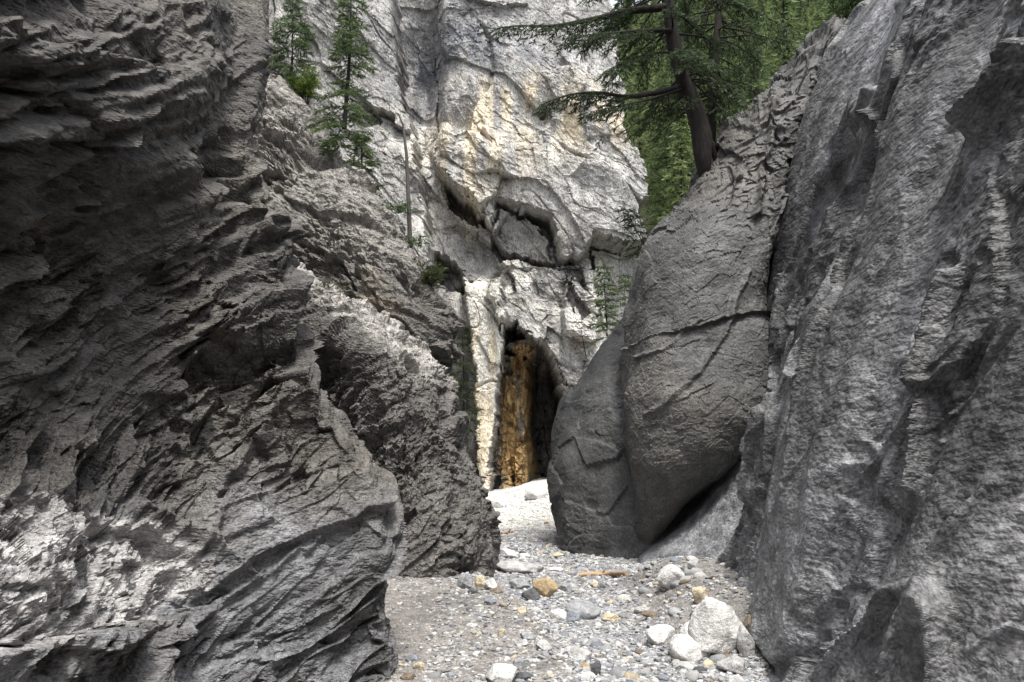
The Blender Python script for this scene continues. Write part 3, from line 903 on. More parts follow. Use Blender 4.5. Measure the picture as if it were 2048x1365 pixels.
def conifer(h, rad, seed, crown0=0.08, step=0.3, droop=0.35, col=(0.085, 0.125, 0.05), tip=(0.15, 0.20, 0.07), nl=0.16, nw=0.05, k=7, tw=0.16, gaps=0.25, lean=(0, 0), trunk_r=None, one_side=0.0):
    """meshes of a spruce of height h: trunk (with its bare boughs) and crown"""
    r = np.random.default_rng(seed)
    bag, bag2 = Bag(), Bag()
    tr = trunk_r or h * 0.014
    zs = np.linspace(-0.25, h, 12)
    path = np.stack([lean[0] * (zs / h) ** 1.3 + 0.01 * h * np.sin(zs / h * 5 + seed), lean[1] * zs / h, zs], 1)
    bag.add(*tube(path, tr * (1 - 0.92 * np.clip(zs / h, 0, 1)), 7))
    TP, TD, TL = [], [], []
    z = crown0 * h
    while z < h * 0.985:
        u = (z - crown0 * h) / (h - crown0 * h)
        prof = rad * ((1 - u) ** 0.75) * (0.45 + 0.55 * min(1, u * 5 + 0.35))
        nb = r.integers(3, 6)
        a0 = r.random() * 6.28
        for b in range(nb):
            if r.random() < gaps * (1 - u):
                continue
            az = a0 + 6.283 * b / nb + r.normal() * 0.35
            Lb = max(0.12, prof * (0.55 + 0.6 * r.random()) * (1 + one_side * math.cos(az)))
            up = 0.5 * u - 0.15 + 0.1 * r.normal()
            ns = 6
            s = np.linspace(0, 1, ns)
            o = np.array([np.interp(z, zs, path[:, 0]), np.interp(z, zs, path[:, 1]), z])
            dirv = np.array([math.cos(az), math.sin(az), 0])
            pts = o + dirv * (s * Lb)[:, None] + np.array([0, 0, 1.0]) * (Lb * (up * s - droop * s ** 2 + 0.12 * s ** 3))[:, None]
            bag2.add(*tube(pts, np.linspace(max(tr * 0.18, 0.008), 0.003, ns), 3))
            nt = max(2, int(Lb / tw * 2))
            ss = 0.18 + 0.82 * (np.arange(nt) + r.random(nt)) / nt
            pp = np.stack([np.interp(ss, s, pts[:, i]) for i in range(3)], 1)
            sg = np.where(np.arange(nt) % 2 == 0, 1.0, -1.0) * (0.6 + 0.5 * r.random(nt))
            perp = np.array([-dirv[1], dirv[0], 0])
            dd = dirv * 0.7 + perp * sg[:, None] + np.array([0, 0, 1.0]) * (-0.25 + 0.25 * r.normal(size=nt))[:, None]
            dd /= np.linalg.norm(dd, axis=1, keepdims=True)
            ll = (0.42 * Lb * (1.05 - ss) + 0.10) * (0.6 + 0.7 * r.random(nt))
            TP.append(pp); TD.append(dd); TL.append(ll)
        z += step * (0.7 + 0.6 * r.random()) * (1 - 0.45 * u)
    P, D, L = np.concatenate(TP), np.concatenate(TD), np.concatenate(TL)
    crown = needle_mesh('crown', P, D, L, k, nl, nw, col, r, tip)
    return bag.mesh('trunk', M_BARK), crown, bag2.mesh('boughs', M_BARK)

def plant_conifer(name, base, meshes, label, cat='tree', group=None, rotz=0.0, s=1.0):
    e = empty(name, base)
    e.rotation_euler = (0, 0, rotz)
    e.scale = (s, s, s)
    obj('trunk', meshes[0], None, e)
    c = obj('crown', meshes[1], None, e)
    obj('boughs', meshes[2], None, c)['kind'] = 'stuff'
    tag(e, label, cat, group)
    return e

def hgt(px, py0, py1, Y):
    return float(at(px, py1, Y)[2] - at(px, py0, Y)[2])

# left crest trees
Y = 16.4
plant_conifer('spruce_tree', at(690, 312, Y), conifer(hgt(690, 312, -75, Y), 0.78, 11, 0.05, 0.24, 0.45, nl=0.105, nw=0.02, k=18, tw=0.095),
              'tall slim dark green spruce standing on the left rock crest')
Y = 17.6
plant_conifer('spruce_tree', at(578, 215, Y), conifer(hgt(578, 215, -25, Y), 0.85, 12, 0.02, 0.22, 0.3, col=(0.085, 0.125, 0.06), tip=(0.13, 0.18, 0.08), nl=0.11, nw=0.021, k=17, tw=0.09, gaps=.15),
              'shorter bushy spruce at the dark wall edge, left of the tall slim one')
Y = 16.2
plant_conifer('spruce_sapling', at(722, 385, Y), conifer(hgt(722, 385, 268, Y), 0.42, 13, 0.42, 0.16, 0.1, nl=0.09, nw=0.02, k=16, tw=0.07, one_side=.3, trunk_r=.035),
              'small bare-stemmed spruce sapling just below the tall slim spruce')

def shrub(name, px, py, Y, w, h, seed, col, tip, label, n=170, cat='shrub'):
    r = np.random.default_rng(seed)
    c = at(px, py, Y)
    e = empty(name, c)
    bag = Bag()
    P, D, L = [], [], []
    for i in range(9):
        a = r.random() * 6.28
        t = np.array([math.cos(a) * w * r.random() ** .5, math.sin(a) * w * .5 * r.random() ** .5, h * (0.5 + .5 * r.random())])
        s = np.linspace(0, 1, 5)[:, None]
        pts = t * s + np.array([0, 0, 0.12 * h]) * np.sin(s * 3.0) - np.array([0, 0, .15])
        bag.add(*tube(pts, np.linspace(.012, .003, 5), 3))
        for j in range(n // 9):
            q = 0.35 + .65 * r.random()
            p = t * q + np.array([0, 0, .1 * h * math.sin(q * 3) - .15 * (1 - q)])
            d = r.normal(size=3); d[2] = abs(d[2]) * .6; d /= np.linalg.norm(d)
            P.append(p); D.append(d); L.append(.10 + .16 * r.random())
    obj('stem', bag.mesh('stem', M_BARK), None, e)
    obj('foliage', needle_mesh('foliage', np.array(P), np.array(D), np.array(L), 12, .06, .02, col, r, tip), None, e)
    tag(e, label, cat)

shrub('shrub', 615, 205, 17.2, .42, .75, 21, (0.10, 0.15, 0.03), (0.16, 0.21, 0.05), 'yellow-green shrub at the foot of the bushy left spruce', 330)
shrub('shrub', 740, 395, 16.3, .35, .35, 22, (0.05, 0.08, 0.03), (0.08, 0.12, 0.04), 'low green shrub spreading beside the small sapling on the crest', 120)
shrub('shrub', 858, 585, 15.4, .30, .55, 23, (0.06, 0.08, 0.03), (0.12, 0.12, 0.05), 'scrubby green plant low on the left crest beneath the dead snag', 160)
shrub('shrub', 650, 600, 12.0, .22, .16, 24, (0.06, 0.08, 0.025), (0.09, 0.10, 0.03), 'mossy green tuft on the pale sloping top of the left outcrop', 110)
shrub('shrub', 1690, 40, 13.2, .5, .6, 25, (0.05, 0.08, 0.03), (0.09, 0.13, 0.04), 'green shrub on the skyline of the right wall', 200)

# dead snag with two green sprays
def snag():
    Y = 16.0
    b = at(822, 545, Y)
    e = empty('dead_snag', b)
    pts = np.array([at(x, y, Y) for x, y in ((822, 560), (820, 480), (817, 400), (813, 310), (806, 250), (797, 228), (790, 226))]) - b
    bag = Bag(); bag.add(*tube(pts, [.055, .05, .045, .034, .022, .015, .008], 6))
    r = np.random.default_rng(5)
    bagt = Bag()
    for i in range(14):
        t = r.random() * 0.85
        k = t * 5
        p = np.array([np.interp(k, range(7), pts[:, j]) for j in range(3)])
        q = p + np.array([r.normal() * .16, r.normal() * .1, -.02 + .08 * r.random()])
        bagt.add(*tube(np.array([p, (p + q) / 2 + [0, 0, .01], q]), [.008, .006, .003], 3))
    obj('dead_twigs', bagt.mesh('dead_twigs', M_DEADWOOD), None, e)['kind'] = 'stuff'
    obj('trunk', bag.mesh('trunk', M_DEADWOOD), None, e)
    for cx, cy, w in ((795, 415, .22), (822, 482, .36)):
        P, D, L = [], [], []
        c = at(cx, cy, Y - .1) - b
        for i in range(70):
            p = c + np.array([r.normal() * w * .5, r.normal() * .12, r.normal() * .05])
            d = np.array([r.normal(), r.normal() * .5, -.1 + .2 * r.normal()]); d /= np.linalg.norm(d)
            P.append(p); D.append(d); L.append(.12 + .1 * r.random())
        bb = Bag(); bb.add(*tube(np.array([[np.interp(cy, [228, 560], [pts[5, 0], 0]), 0, c[2]], c, c + [w * .6, 0, 0]]), [.012, .008, .004], 3))
        f = obj('green_spray', needle_mesh('green_spray', np.array(P), np.array(D), np.array(L), 7, .07, .025, (0.05, 0.09, 0.03), r, (.09, .14, .05)), None, e)
        f['kind'] = 'stuff'
        obj('twig', bb.mesh('twig', M_DEADWOOD), None, f)
    tag(e, 'thin grey dead snag with two green sprays low on its stem', 'tree')
snag()

# trees in the gap
Y = 17.5
plant_conifer('spruce_tree', at(925, 880, Y), conifer(hgt(920, 880, 645, Y), 0.42, 31, 0.1, 0.26, 0.3, col=(0.05, 0.075, 0.03), tip=(0.11, 0.11, 0.04), nl=0.10, nw=0.02, k=14, tw=0.10, gaps=.35),
              'thin pale green spruce between the left outcrop and the cliff')
Y = 18.5
plant_conifer('spruce_tree', at(1213, 705, Y), conifer(hgt(1210, 705, 530, Y), 0.48, 32, 0.08, 0.2, 0.3, nl=0.10, nw=0.02, k=14, tw=0.09, gaps=.2),
              'slim dark spruce rising behind the farther right boulder')
plant_conifer('spruce_tree', at(1252, 660, 19.5), conifer(hgt(1250, 660, 548, 19.5), 0.36, 33, 0.05, 0.2, 0.3, col=(.06, .09, .03), tip=(.11, .15, .05), nl=0.10, nw=0.028, k=6, tw=0.10),
              'small lighter spruce tucked right behind the slim dark spruce')
Y = 13.4
plant_conifer('spruce_sapling', at(1298, 520, Y), conifer(hgt(1280, 520, 432, Y) + .1, 0.36, 34, 0.1, 0.13, 0.1, col=(.028, .045, .02), tip=(.05, .075, .03), nl=0.07, nw=0.02, k=8, tw=0.07, lean=(-.42, -.1), gaps=.3),
              'crooked sapling leaning left off the edge of the big bulging boulder')
Y = 17.0
plant_conifer('dead_sapling', at(1176, 735, Y), conifer(hgt(1165, 735, 645, Y), 0.26, 35, 0.35, 0.14, 0.1, col=(.13, .065, .03), tip=(.14, .10, .04), nl=0.06, nw=0.018, k=4, tw=0.10, lean=(-.2, 0), gaps=.3, trunk_r=.02),
              'rusty brown dying sapling left of the slim dark spruce')

# ------------------------------------------------------------------ the big leaning fir and its neighbour
def limb(parent, pts, r0, seed, sub=0.55, twig=0.10, nl=0.075, nw=0.018, dens=1.0, s0=0.35, col=(0.036, 0.056, 0.027), tip=(0.07, 0.10, 0.042), hang=0.3):
    r = np.random.default_rng(seed)
    pts = cr(np.asarray(pts, float), [5] * (len(pts) - 1), 0)
    n = len(pts)
    L = np.concatenate([[0], np.cumsum(np.linalg.norm(np.diff(pts, axis=0), axis=1))])
    tot = L[-1]; L = L / tot
    bag, bag2 = Bag(), Bag(); bag.add(*tube(pts, r0 * (1 - 0.9 * L), 6))
    ns = max(3, int(tot * 9 * dens))
    P, D, TL = [], [], []
    T = np.gradient(pts, axis=0); T /= np.linalg.norm(T, axis=1, keepdims=True)
    for i in range(ns):
        s = s0 + (1 - s0) * (i + r.random()) / ns
        p = np.array([np.interp(s, L, pts[:, j]) for j in range(3)])
        t = np.array([np.interp(s, L, T[:, j]) for j in range(3)])
        perp = np.cross(t, [0, 0, 1.0]); perp /= np.linalg.norm(perp) + 1e-9
        sg = (1 if i % 2 else -1)
        d = t * 0.75 + perp * sg * (0.5 + .4 * r.random()) + np.array([0, 0, -hang * (0.4 + r.random())])
        d /= np.linalg.norm(d)
        ll = sub * (1.15 - 0.7 * s) * (0.5 + 0.7 * r.random())
        q = np.linspace(0, 1, 5)
        bp = p + d * (q * ll)[:, None] + np.array([0, 0, -0.25 * ll]) * (q ** 2)[:, None]
        bag2.add(*tube(bp, np.linspace(.009, .003, 5), 3))
        m = max(3, int(ll / 0.045))
        qq = 0.1 + 0.9 * (np.arange(m) + r.random(m)) / m
        pp = np.stack([np.interp(qq, q, bp[:, j]) for j in range(3)], 1)
        pe = np.cross(d, [0, 0, 1.0]); pe /= np.linalg.norm(pe) + 1e-9
        s2 = np.where(np.arange(m) % 2 == 0, 1.0, -1.0)
        dd = d * 0.8 + pe * s2[:, None] * (.5 + .4 * r.random((m, 1))) + np.array([0, 0, 1.0]) * (-.2 + .2 * r.normal(size=(m, 1)))
        dd /= np.linalg.norm(dd, axis=1, keepdims=True)
        P.append(pp); D.append(dd); TL.append(twig * (0.6 + .8 * r.random(m)) * (1.2 - .6 * qq))
    o = obj('limb', bag.mesh('limb', M_BARK), None, parent)
    obj('twigs', bag2.mesh('twigs', M_BARK), None, o)['kind'] = 'stuff'
    obj('needles', needle_mesh('needles', np.concatenate(P), np.concatenate(D), np.concatenate(TL), 8, nl, nw, col, r, tip, spread=0.7), None, o)['kind'] = 'stuff'
    return o

def big_fir():
    Y = 12.6
    b = at(1400, 330, Y)
    e = empty('fir_tree', b)
    W = lambda lst: np.array([at(x, y, yy) for x, y, yy in lst]) - b
    tp = W([(1412, 370, Y + .1), (1406, 315, Y), (1402, 265, Y), (1388, 215, Y), (1366, 155, Y), (1349, 95, Y), (1338, 20, Y), (1328, -60, Y), (1318, -200, Y), (1310, -420, Y)])
    tp = cr(tp, [5] * 9, 0)
    rad = np.interp(np.linspace(0, 1, len(tp)), [0, .1, .2, .33, .5, .7, .85, 1], [.09, .14, .175, .15, .125, .105, .08, .02])
    V, F = tube(tp, rad, 14)
    V = V + 0.02 * perlin(V * np.array([7, 7, 2]), 5)[:, None] * np.array([1, 1, 0])
    bag = Bag(); bag.add(V, F)
    obj('trunk', bag.mesh('trunk', M_BARK), None, e)
    for k, (x, y, dy) in enumerate([(1452, 300, .1), (1436, 330, -.1)]):
        rt = W([(1396, 248, Y), (1406, 270, Y), (1420, 286, Y + dy / 2), (x, y + 8, Y + dy + .25)])
        bg_ = Bag(); bg_.add(*tube(cr(rt, [4] * 3, 0), np.linspace(.12, .03, 13), 7))
        obj('root', bg_.mesh('root', M_BARK), None, e)
    limb(e, W([(1342, 14, Y), (1265, 22, Y - .2), (1190, 38, Y - .4), (1110, 52, Y - .5), (1040, 52, Y - .6), (1000, 56, Y - .6)]), .075, 41, .62, hang=.35, dens=1.7, s0=.2)
    limb(e, W([(1350, 62, Y), (1290, 62, Y - .5), (1230, 66, Y - .8), (1150, 72, Y - 1.0)]), .05, 42, .6, hang=.45, dens=1.6, s0=.3)
    limb(e, W([(1372, 172, Y), (1320, 184, Y - .2), (1255, 194, Y - .4), (1200, 186, Y - .5), (1140, 190, Y - .6), (1086, 208, Y - .6)]), .06, 43, .50, hang=.45, dens=1.7, s0=.42)
    limb(e, W([(1372, 176, Y), (1310, 196, Y - .4), (1240, 212, Y - .7), (1170, 226, Y - .9)]), .03, 48, .36, hang=.5, dens=1.2, s0=.55)
    r = np.random.default_rng(44)
    for i in range(46):
        u = r.random()
        py = 215 - 330 * u
        px = np.interp(py, [-60, 95, 220], [1328, 1352, 1384])
        a = r.random() * 6.28
        ll = (0.9 + 1.0 * r.random()) * (0.75 if py > 120 else 1.0)
        p = at(px, py, Y) - b
        d = np.array([math.cos(a) * .95, math.sin(a) * .8, -.05 + .12 * r.normal()])
        q = np.linspace(0, 1, 4)[:, None]
        pts = p + d * ll * q + np.array([0, 0, -.22 * ll]) * q ** 2
        limb(e, pts, .022, 100 + i, .38, hang=.3, dens=(.5 if py > 150 else 1.4), s0=.3, col=(0.062, 0.092, 0.045), tip=(.11, .155, .066))
    tag(e, 'big dark fir with a thick curved trunk leaning off the bulging boulder', 'tree')

    Y2 = 13.4
    b2 = at(1422, 268, Y2)
    e2 = empty('fir_tree', b2)
    tp2 = np.array([at(x, y, Y2) for x, y in ((1420, 300), (1424, 220), (1428, 150), (1434, 70), (1440, -10), (1446, -120), (1450, -300))]) - b2
    bag = Bag(); bag.add(*tube(cr(tp2, [4] * 6, 0), np.linspace(.095, .03, 25), 8))
    obj('trunk', bag.mesh('trunk', M_BARK), None, e2)
    for i in range(46):
        py = 235 - 330 * r.random()
        px = np.interp(py, [-120, 150, 220], [1446, 1428, 1424])
        a = r.random() * 6.28
        ll = 0.8 + 1.3 * r.random()
        p = at(px, py, Y2) - b2
        d = np.array([math.cos(a), math.sin(a) * .7, -.08 + .12 * r.normal()])
        q = np.linspace(0, 1, 4)[:, None]
        pts = p + d * ll * q + np.array([0, 0, -.25 * ll]) * q ** 2
        limb(e2, pts, .018, 200 + i, .36, hang=.3, dens=(.35 if py > 150 else 1.0), s0=.3, col=(0.068, 0.10, 0.048), tip=(.12, .16, .07))
    tag(e2, 'slender straight fir standing close behind the big leaning one', 'tree')

big_fir()

# ------------------------------------------------------------------ trees on the hillside
def forest():
    protos = [conifer(11.0, 1.7, 301, .06, .42, .4, (0.11, .15, .06), (.18, .24, .09), .24, .055, 13, .30, .1),
              conifer(13.0, 1.5, 302, .12, .42, .45, (0.145, .195, .08), (.23, .30, .11), .24, .055, 13, .30, .15),
              conifer(9.0, 1.6, 303, .04, .40, .35, (0.17, .22, .09), (.27, .33, .125), .23, .055, 13, .28, .1),
              conifer(12.0, 1.3, 304, .22, .46, .5, (0.07, .10, .045), (.12, .16, .07), .23, .05, 12, .30, .3)]
    lab = ['dark green spruce on the hillside', 'tall mid green spruce on the hillside', 'bright yellow-green spruce on the hillside', 'sparse narrow spruce on the hillside']
    r = np.random.default_rng(77)
    spots = []
    for Y in np.arange(29, 120, 2.6):
        for px in np.arange(1225, 1740, 3.0 / Y * F_PX * 1.1):
            x = (px + r.normal() * 12 - 1024) / F_PX * Y
            spots.append((x, Y + r.normal() * .8))
    k = 0
    def proj(x, y, z):
        cp, sp = math.cos(PITCH), math.sin(PITCH)
        dz = z - CAM_Z
        w = y * cp + dz * sp
        return 1024 + F_PX * x / w, 682.5 - F_PX * (-y * sp + dz * cp) / w
    cand = []
    for x, y in spots:
        z = float(hill_z(x, y))
        v = int(r.choice(4, p=[.3, .3, .2, .2]))
        if y > 45 and r.random() < .5: v = 2
        sc = .75 + .5 * r.random()
        hh = (11, 13, 9, 12)[v] * sc
        pxb, pyb = proj(x, y, z)
        pxt, pyt = proj(x, y, z + hh * .97)
        sky_ = np.interp(pxt, [1200, 1270, 1290, 1340, 1395, 1500, 1600, 1710, 1760], [470, 470, 480, 420, 340, 200, 110, 0, -60])
        if pyb < 5 or pyt > sky_ - 12 or pxt < 1232:
            continue
        cand.append((x, y, z, v, sc, pxb))
    for x, y, z, v, sc, pxb in cand[:295]:
        side = 'left of the big fir' if pxb < 1335 else ('behind the two firs' if pxb < 1480 else 'right of the two firs')
        where = ', front row ' if y < 33 else (', second rows ' if y < 42 else (', middle rows ' if y < 60 else (', upper rows ' if y < 85 else ', topmost rows ')))
        side += ', leaning tall' if False else ('' if sc < .92 else (', medium' if sc < 1.1 else ', large one'))
        plant_conifer('spruce_tree', (x, y, z - .2), protos[v], lab[v] + where + side, 'tree', 'spruces on the wooded hillside', r.random() * 6.28, sc)
        k += 1
    print('forest', k)

forest()

# ------------------------------------------------------------------ stones
def ico(n):
    import bmesh
    bm = bmesh.new()
    bmesh.ops.create_icosphere(bm, subdivisions=n, radius=1.0)
    V = np.array([v.co[:] for v in bm.verts]); F = np.array([[v.index for v in f.verts] for f in bm.faces])
    bm.free()
    return V, F

ICO = {1: ico(1), 2: ico(2), 3: ico(3), 4: ico(4)}

def stone_shape(level, seed, angular=0.5, cuts=9):
    V, F = ICO[level]
    V = V.copy()
    r = np.random.default_rng(seed)
    V = V * (1 + 0.28 * perlin(V * 0.9 + seed * 3.1, seed)[:, None])
    for _ in range(int(cuts * angular) + 2):
        n = r.normal(size=3); n /= np.linalg.norm(n)
        d = 0.62 + 0.3 * r.random()
        ex = np.clip(V @ n - d, 0, None)
        V = V - n * (ex * (0.75 + .25 * angular))[:, None]
    if level >= 3:
        V = V * (1 + 0.05 * perlin(V * 3.0, seed + .5)[:, None] + 0.02 * perlin(V * 9.0, seed + .7)[:, None])
    V = V - (V.max(0) + V.min(0)) / 2
    return V / ((V.max(0) - V.min(0)) / 2), F

PAL = {'white': (0.56, 0.55, 0.535), 'pale': (0.37, 0.366, 0.36), 'grey': (0.27, 0.275, 0.285), 'dark': (0.09, 0.092, 0.098), 'tan': (0.36, 0.275, 0.165), 'cream': (0.50, 0.43, 0.31),
       'blue': (0.20, 0.215, 0.245), 'rust': (0.26, 0.16, 0.09), 'brown': (0.17, 0.135, 0.10)}

def stone(px, py_base, w, h, colr, label, seed, angular=0.5, depth=0.85, tilt=0.0, rz=None, name='stone', sink=0.18, level=4, group=None):
    """stone seen w x h pixels, its foot at (px, py_base)"""
    X, Y, Z = ground_hit(px, py_base)
    s = math.hypot(Y, CAM_Z) / F_PX
    W, H = w * s * .92, h * s * .9
    V, F = stone_shape(level, seed, angular + .45, 12)
    r = np.random.default_rng(seed)
    a = r.random() * .8 - .4 if rz is None else rz
    V = V * np.array([W / 2, W / 2 * depth, H / 2 * (1 + sink)])
    ct, st = math.cos(tilt), math.sin(tilt)
    V = V @ np.array([[ct, 0, -st], [0, 1, 0], [st, 0, ct]])
    V = V @ np.array([[math.cos(a), math.sin(a), 0], [-math.sin(a), math.cos(a), 0], [0, 0, 1]])
    V[:, 2] += H / 2 * (1 - sink)
    vn = np.abs(perlin(V * np.array([2.2, 2.2, 7.0]) / max(W, .05), seed + .3))
    t = np.broadcast_to(np.array(PAL[colr]), V.shape) * (1 + 0.15 * perlin(V * (6 / max(W, .05)), seed) - 0.30 * smooth(.06, 0, vn))[:, None]
    o = obj(name, new_mesh(name, V, F, t, True), M_STONE, loc=(X, Y + W / 2 * depth * .7, Z - 0.01))
    tag(o, label, 'stone' if name == 'stone' else 'boulder', group)
    return o

named = [
    (1440, 1316, 114, 112, 'white', 'largest white boulder resting by the foot of the right wall', 1, 1.3, .7, .25),
    (1388, 1295, 52, 52, 'white', 'rounded white stone touching the left side of the largest white boulder', 2, .1, .9, 0),
    (1385, 1326, 88, 50, 'white', 'flat pale grey-white stone in front of the largest white boulder', 3, .15, .9, 0),
    (1325, 1290, 62, 36, 'white', 'white rounded stone farthest left in the cluster round the largest boulder', 4, .2, .9, 0),
    (1344, 1178, 64, 50, 'white', 'white stone with grey streaks on the right soil bank, below the grey slab', 5, .35, .8, 0),
    (1504, 1282, 34, 52, 'brown', 'brown stone wedged between the largest white boulder and right wall', 6, .7, .8, 0),
    (1494, 1314, 36, 66, 'pale', 'narrow upright pale stone leaning right of the largest white boulder', 7, .8, .8, -.15),
    (1402, 1208, 34, 34, 'cream', 'cream pitted stone on soil between the two big white stones', 8, .5, .8, 0),
    (1390, 1144, 28, 26, 'pale', 'pale stone just above right of the streaked white stone', 9, .5, .8, 0),
    (1090, 1196, 56, 42, 'tan', 'ochre yellow blocky stone in the middle of the creek bed', 10, .7, .8, .1),
    (1062, 1204, 40, 30, 'dark', 'black wedge stone lying against the ochre yellow stone', 11, .9, .6, .45),
    (1040, 1180, 46, 24, 'grey', 'grey flat stone left of the ochre yellow stone', 12, .6, .8, .2),
    (1130, 1184, 30, 18, 'grey', 'low grey slab just right of the ochre yellow stone', 13, .6, .8, .2),
    (1168, 1238, 76, 36, 'grey', 'broad rounded grey stone in the middle of the bed below the ochre one', 14, .4, .7, .05),
    (1145, 1246, 36, 24, 'blue', 'small blue-grey stone at the left end of the broad grey stone', 15, .6, .8, 0),
    (1120, 1243, 38, 26, 'white', 'white angular stones left of the small blue-grey stone', 16, .7, .8, 0),
    (1222, 1244, 40, 18, 'cream', 'cream flat stone right of the broad rounded grey stone', 17, .3, .8, 0),
    (1157, 1322, 58, 28, 'pale', 'smooth pale grey oblong stone low in the middle of the gravel', 18, .25, .7, .06),
    (1002, 1368, 66, 36, 'white', 'white block at the bottom edge of the picture on the dirt bank', 19, .7, .8, 0),
    (1046, 1362, 34, 18, 'dark', 'dark grey stone just right of the bottom-edge white block', 20, .5, .8, 0),
    (930, 1178, 32, 34, 'grey', 'grey angular stone at the foot of the left outcrop corner', 21, .8, .8, 0),
    (960, 1180, 24, 32, 'cream', 'upright cream stone right beside the grey angular one at outcrop foot', 22, .8, .7, .1),
    (980, 1180, 28, 24, 'white', 'round white stone at the outcrop corner', 23, .25, .8, 0),
    (945, 1188, 22, 12, 'dark', 'small dark flat stone in front of the outcrop corner stones', 24, .6, .8, 0),
    (992, 1188, 28, 12, 'brown', 'brown flat stone right of the outcrop corner stones', 25, .5, .8, 0),
    (1040, 1148, 104, 24, 'pale', 'broad flat grey slab half buried past the outcrop corner', 26, .5, .7, .04),
    (1112, 1144, 34, 10, 'white', 'flat white stone right of the broad buried slab', 27, .4, .8, 0),
    (1046, 1116, 30, 10, 'white', 'flat white stone farther up the bed beyond the buried slab', 28, .4, .8, 0),
    (1018, 1118, 46, 20, 'white', 'low white rock beside the tip of the left outcrop', 29, .5, .8, .2),
    (1045, 1110, 16, 10, 'dark', 'tiny dark stone among white ones beyond the buried slab', 30, .6, .8, 0),
    (1116, 1116, 32, 12, 'cream', 'cream flat stone in mid bed beyond the driftwood', 31, .4, .8, 0),
    (1242, 1110, 18, 8, 'tan', 'small tan stone at the dark foot of the right boulders', 32, .4, .8, 0),
    (1072, 1000, 50, 34, 'white', 'bright white boulder before the cave at the far end', 33, .4, .9, 0),
    (997, 1018, 40, 26, 'white', 'rounded white boulder far back beside the left outcrop tip', 34, .3, .9, 0),
    (983, 1014, 24, 18, 'cream', 'cream boulder half hidden by the left outcrop tip, far back', 35, .3, .9, 0),
    (1093, 1050, 12, 8, 'rust', 'small reddish stone on the far bright gravel', 36, .4, .9, 0),
    (1044, 1226, 24, 14, 'cream', 'cream stone with dark underside on the edge of the dirt bank', 37, .6, .8, 0),
    (1003, 1272, 16, 16, 'cream', 'small oval cream stone standing on the dirt bank', 38, .2, .7, .3),
    (980, 1210, 26, 14, 'blue', 'blue-grey flat stone on the upper dirt bank', 39, .6, .8, .1),
    (904, 1254, 16, 10, 'blue', 'small blue-grey chip alone on the open dirt', 40, .8, .8, 0),
    (952, 1316, 16, 13, 'white', 'small white triangular stone alone on the open dirt', 41, .9, .8, 0),
    (1056, 1282, 32, 18, 'grey', 'grey white-edged stone on the eroded lip of the bank', 42, .6, .8, .3),
    (1088, 1302, 36, 22, 'pale', 'pale slanting stone on the eroded lip of the bank, lower down', 43, .6, .7, .4),
    (1044, 1294, 28, 16, 'pale', 'pale stone just left of the eroded lip stones', 44, .5, .8, .1),
    (838, 1342, 26, 20, 'cream', 'long cream stone near the foot of the near left wall', 45, .5, .6, .5),
    (824, 1325, 30, 14, 'blue', 'blue-grey flat stone by the near left wall foot', 46, .6, .8, 0),
    (815, 1362, 34, 16, 'brown', 'brown flat stone at the bottom by the near left wall', 47, .5, .8, 0),
    (1040, 1340, 30, 24, 'grey', 'grey weathered stone above the bottom-edge white block', 48, .6, .8, .2),
    (1466, 1348, 60, 34, 'pale', 'pale rough rock in the lower right corner of the gravel', 49, .5, .8, 0),
    (1478, 1380, 34, 30, 'white', 'white rounded rock at the bottom right of the gravel', 50, .3, .8, 0),
    (1455, 1326, 60, 14, 'brown', 'flat brown-grey slab under the largest white boulder', 51, .5, .8, .1),
    (1370, 1340, 50, 14, 'pale', 'flat pale stone below the white boulder cluster', 52, .4, .8, 0),
    (1190, 1350, 30, 30, 'dark', 'dark brown-grey block low in the gravel right of the oblong stone', 53, .6, .8, .1),
    (1170, 1345, 24, 18, 'tan', 'tan stone just under the oblong pale stone', 54, .6, .8, 0),
    (1176, 1365, 34, 20, 'white', 'white stone at the bottom edge mid gravel', 55, .5, .8, 0),
    (1285, 1226, 34, 14, 'pale', 'pale low stone on the left rim of the right soil bank', 56, .4, .8, 0),
    (1302, 1238, 40, 16, 'brown', 'brownish flat stone below the pale one on the right bank rim', 57, .4, .8, .1),
    (1190, 1176, 22, 14, 'cream', 'cream block below the driftwood stick', 58, .8, .8, 0),
    (1204, 1178, 18, 18, 'grey', 'grey slab leaning on the cream block below the driftwood', 59, .8, .6, -.6),
]
for i, (px, py, w, h, c, lab, sd, ang, dp, tl) in enumerate(named):
    stone(px, py, w, h, c, lab, sd, ang, dp, tl, name='boulder' if w > 85 and h > 60 else 'stone', )

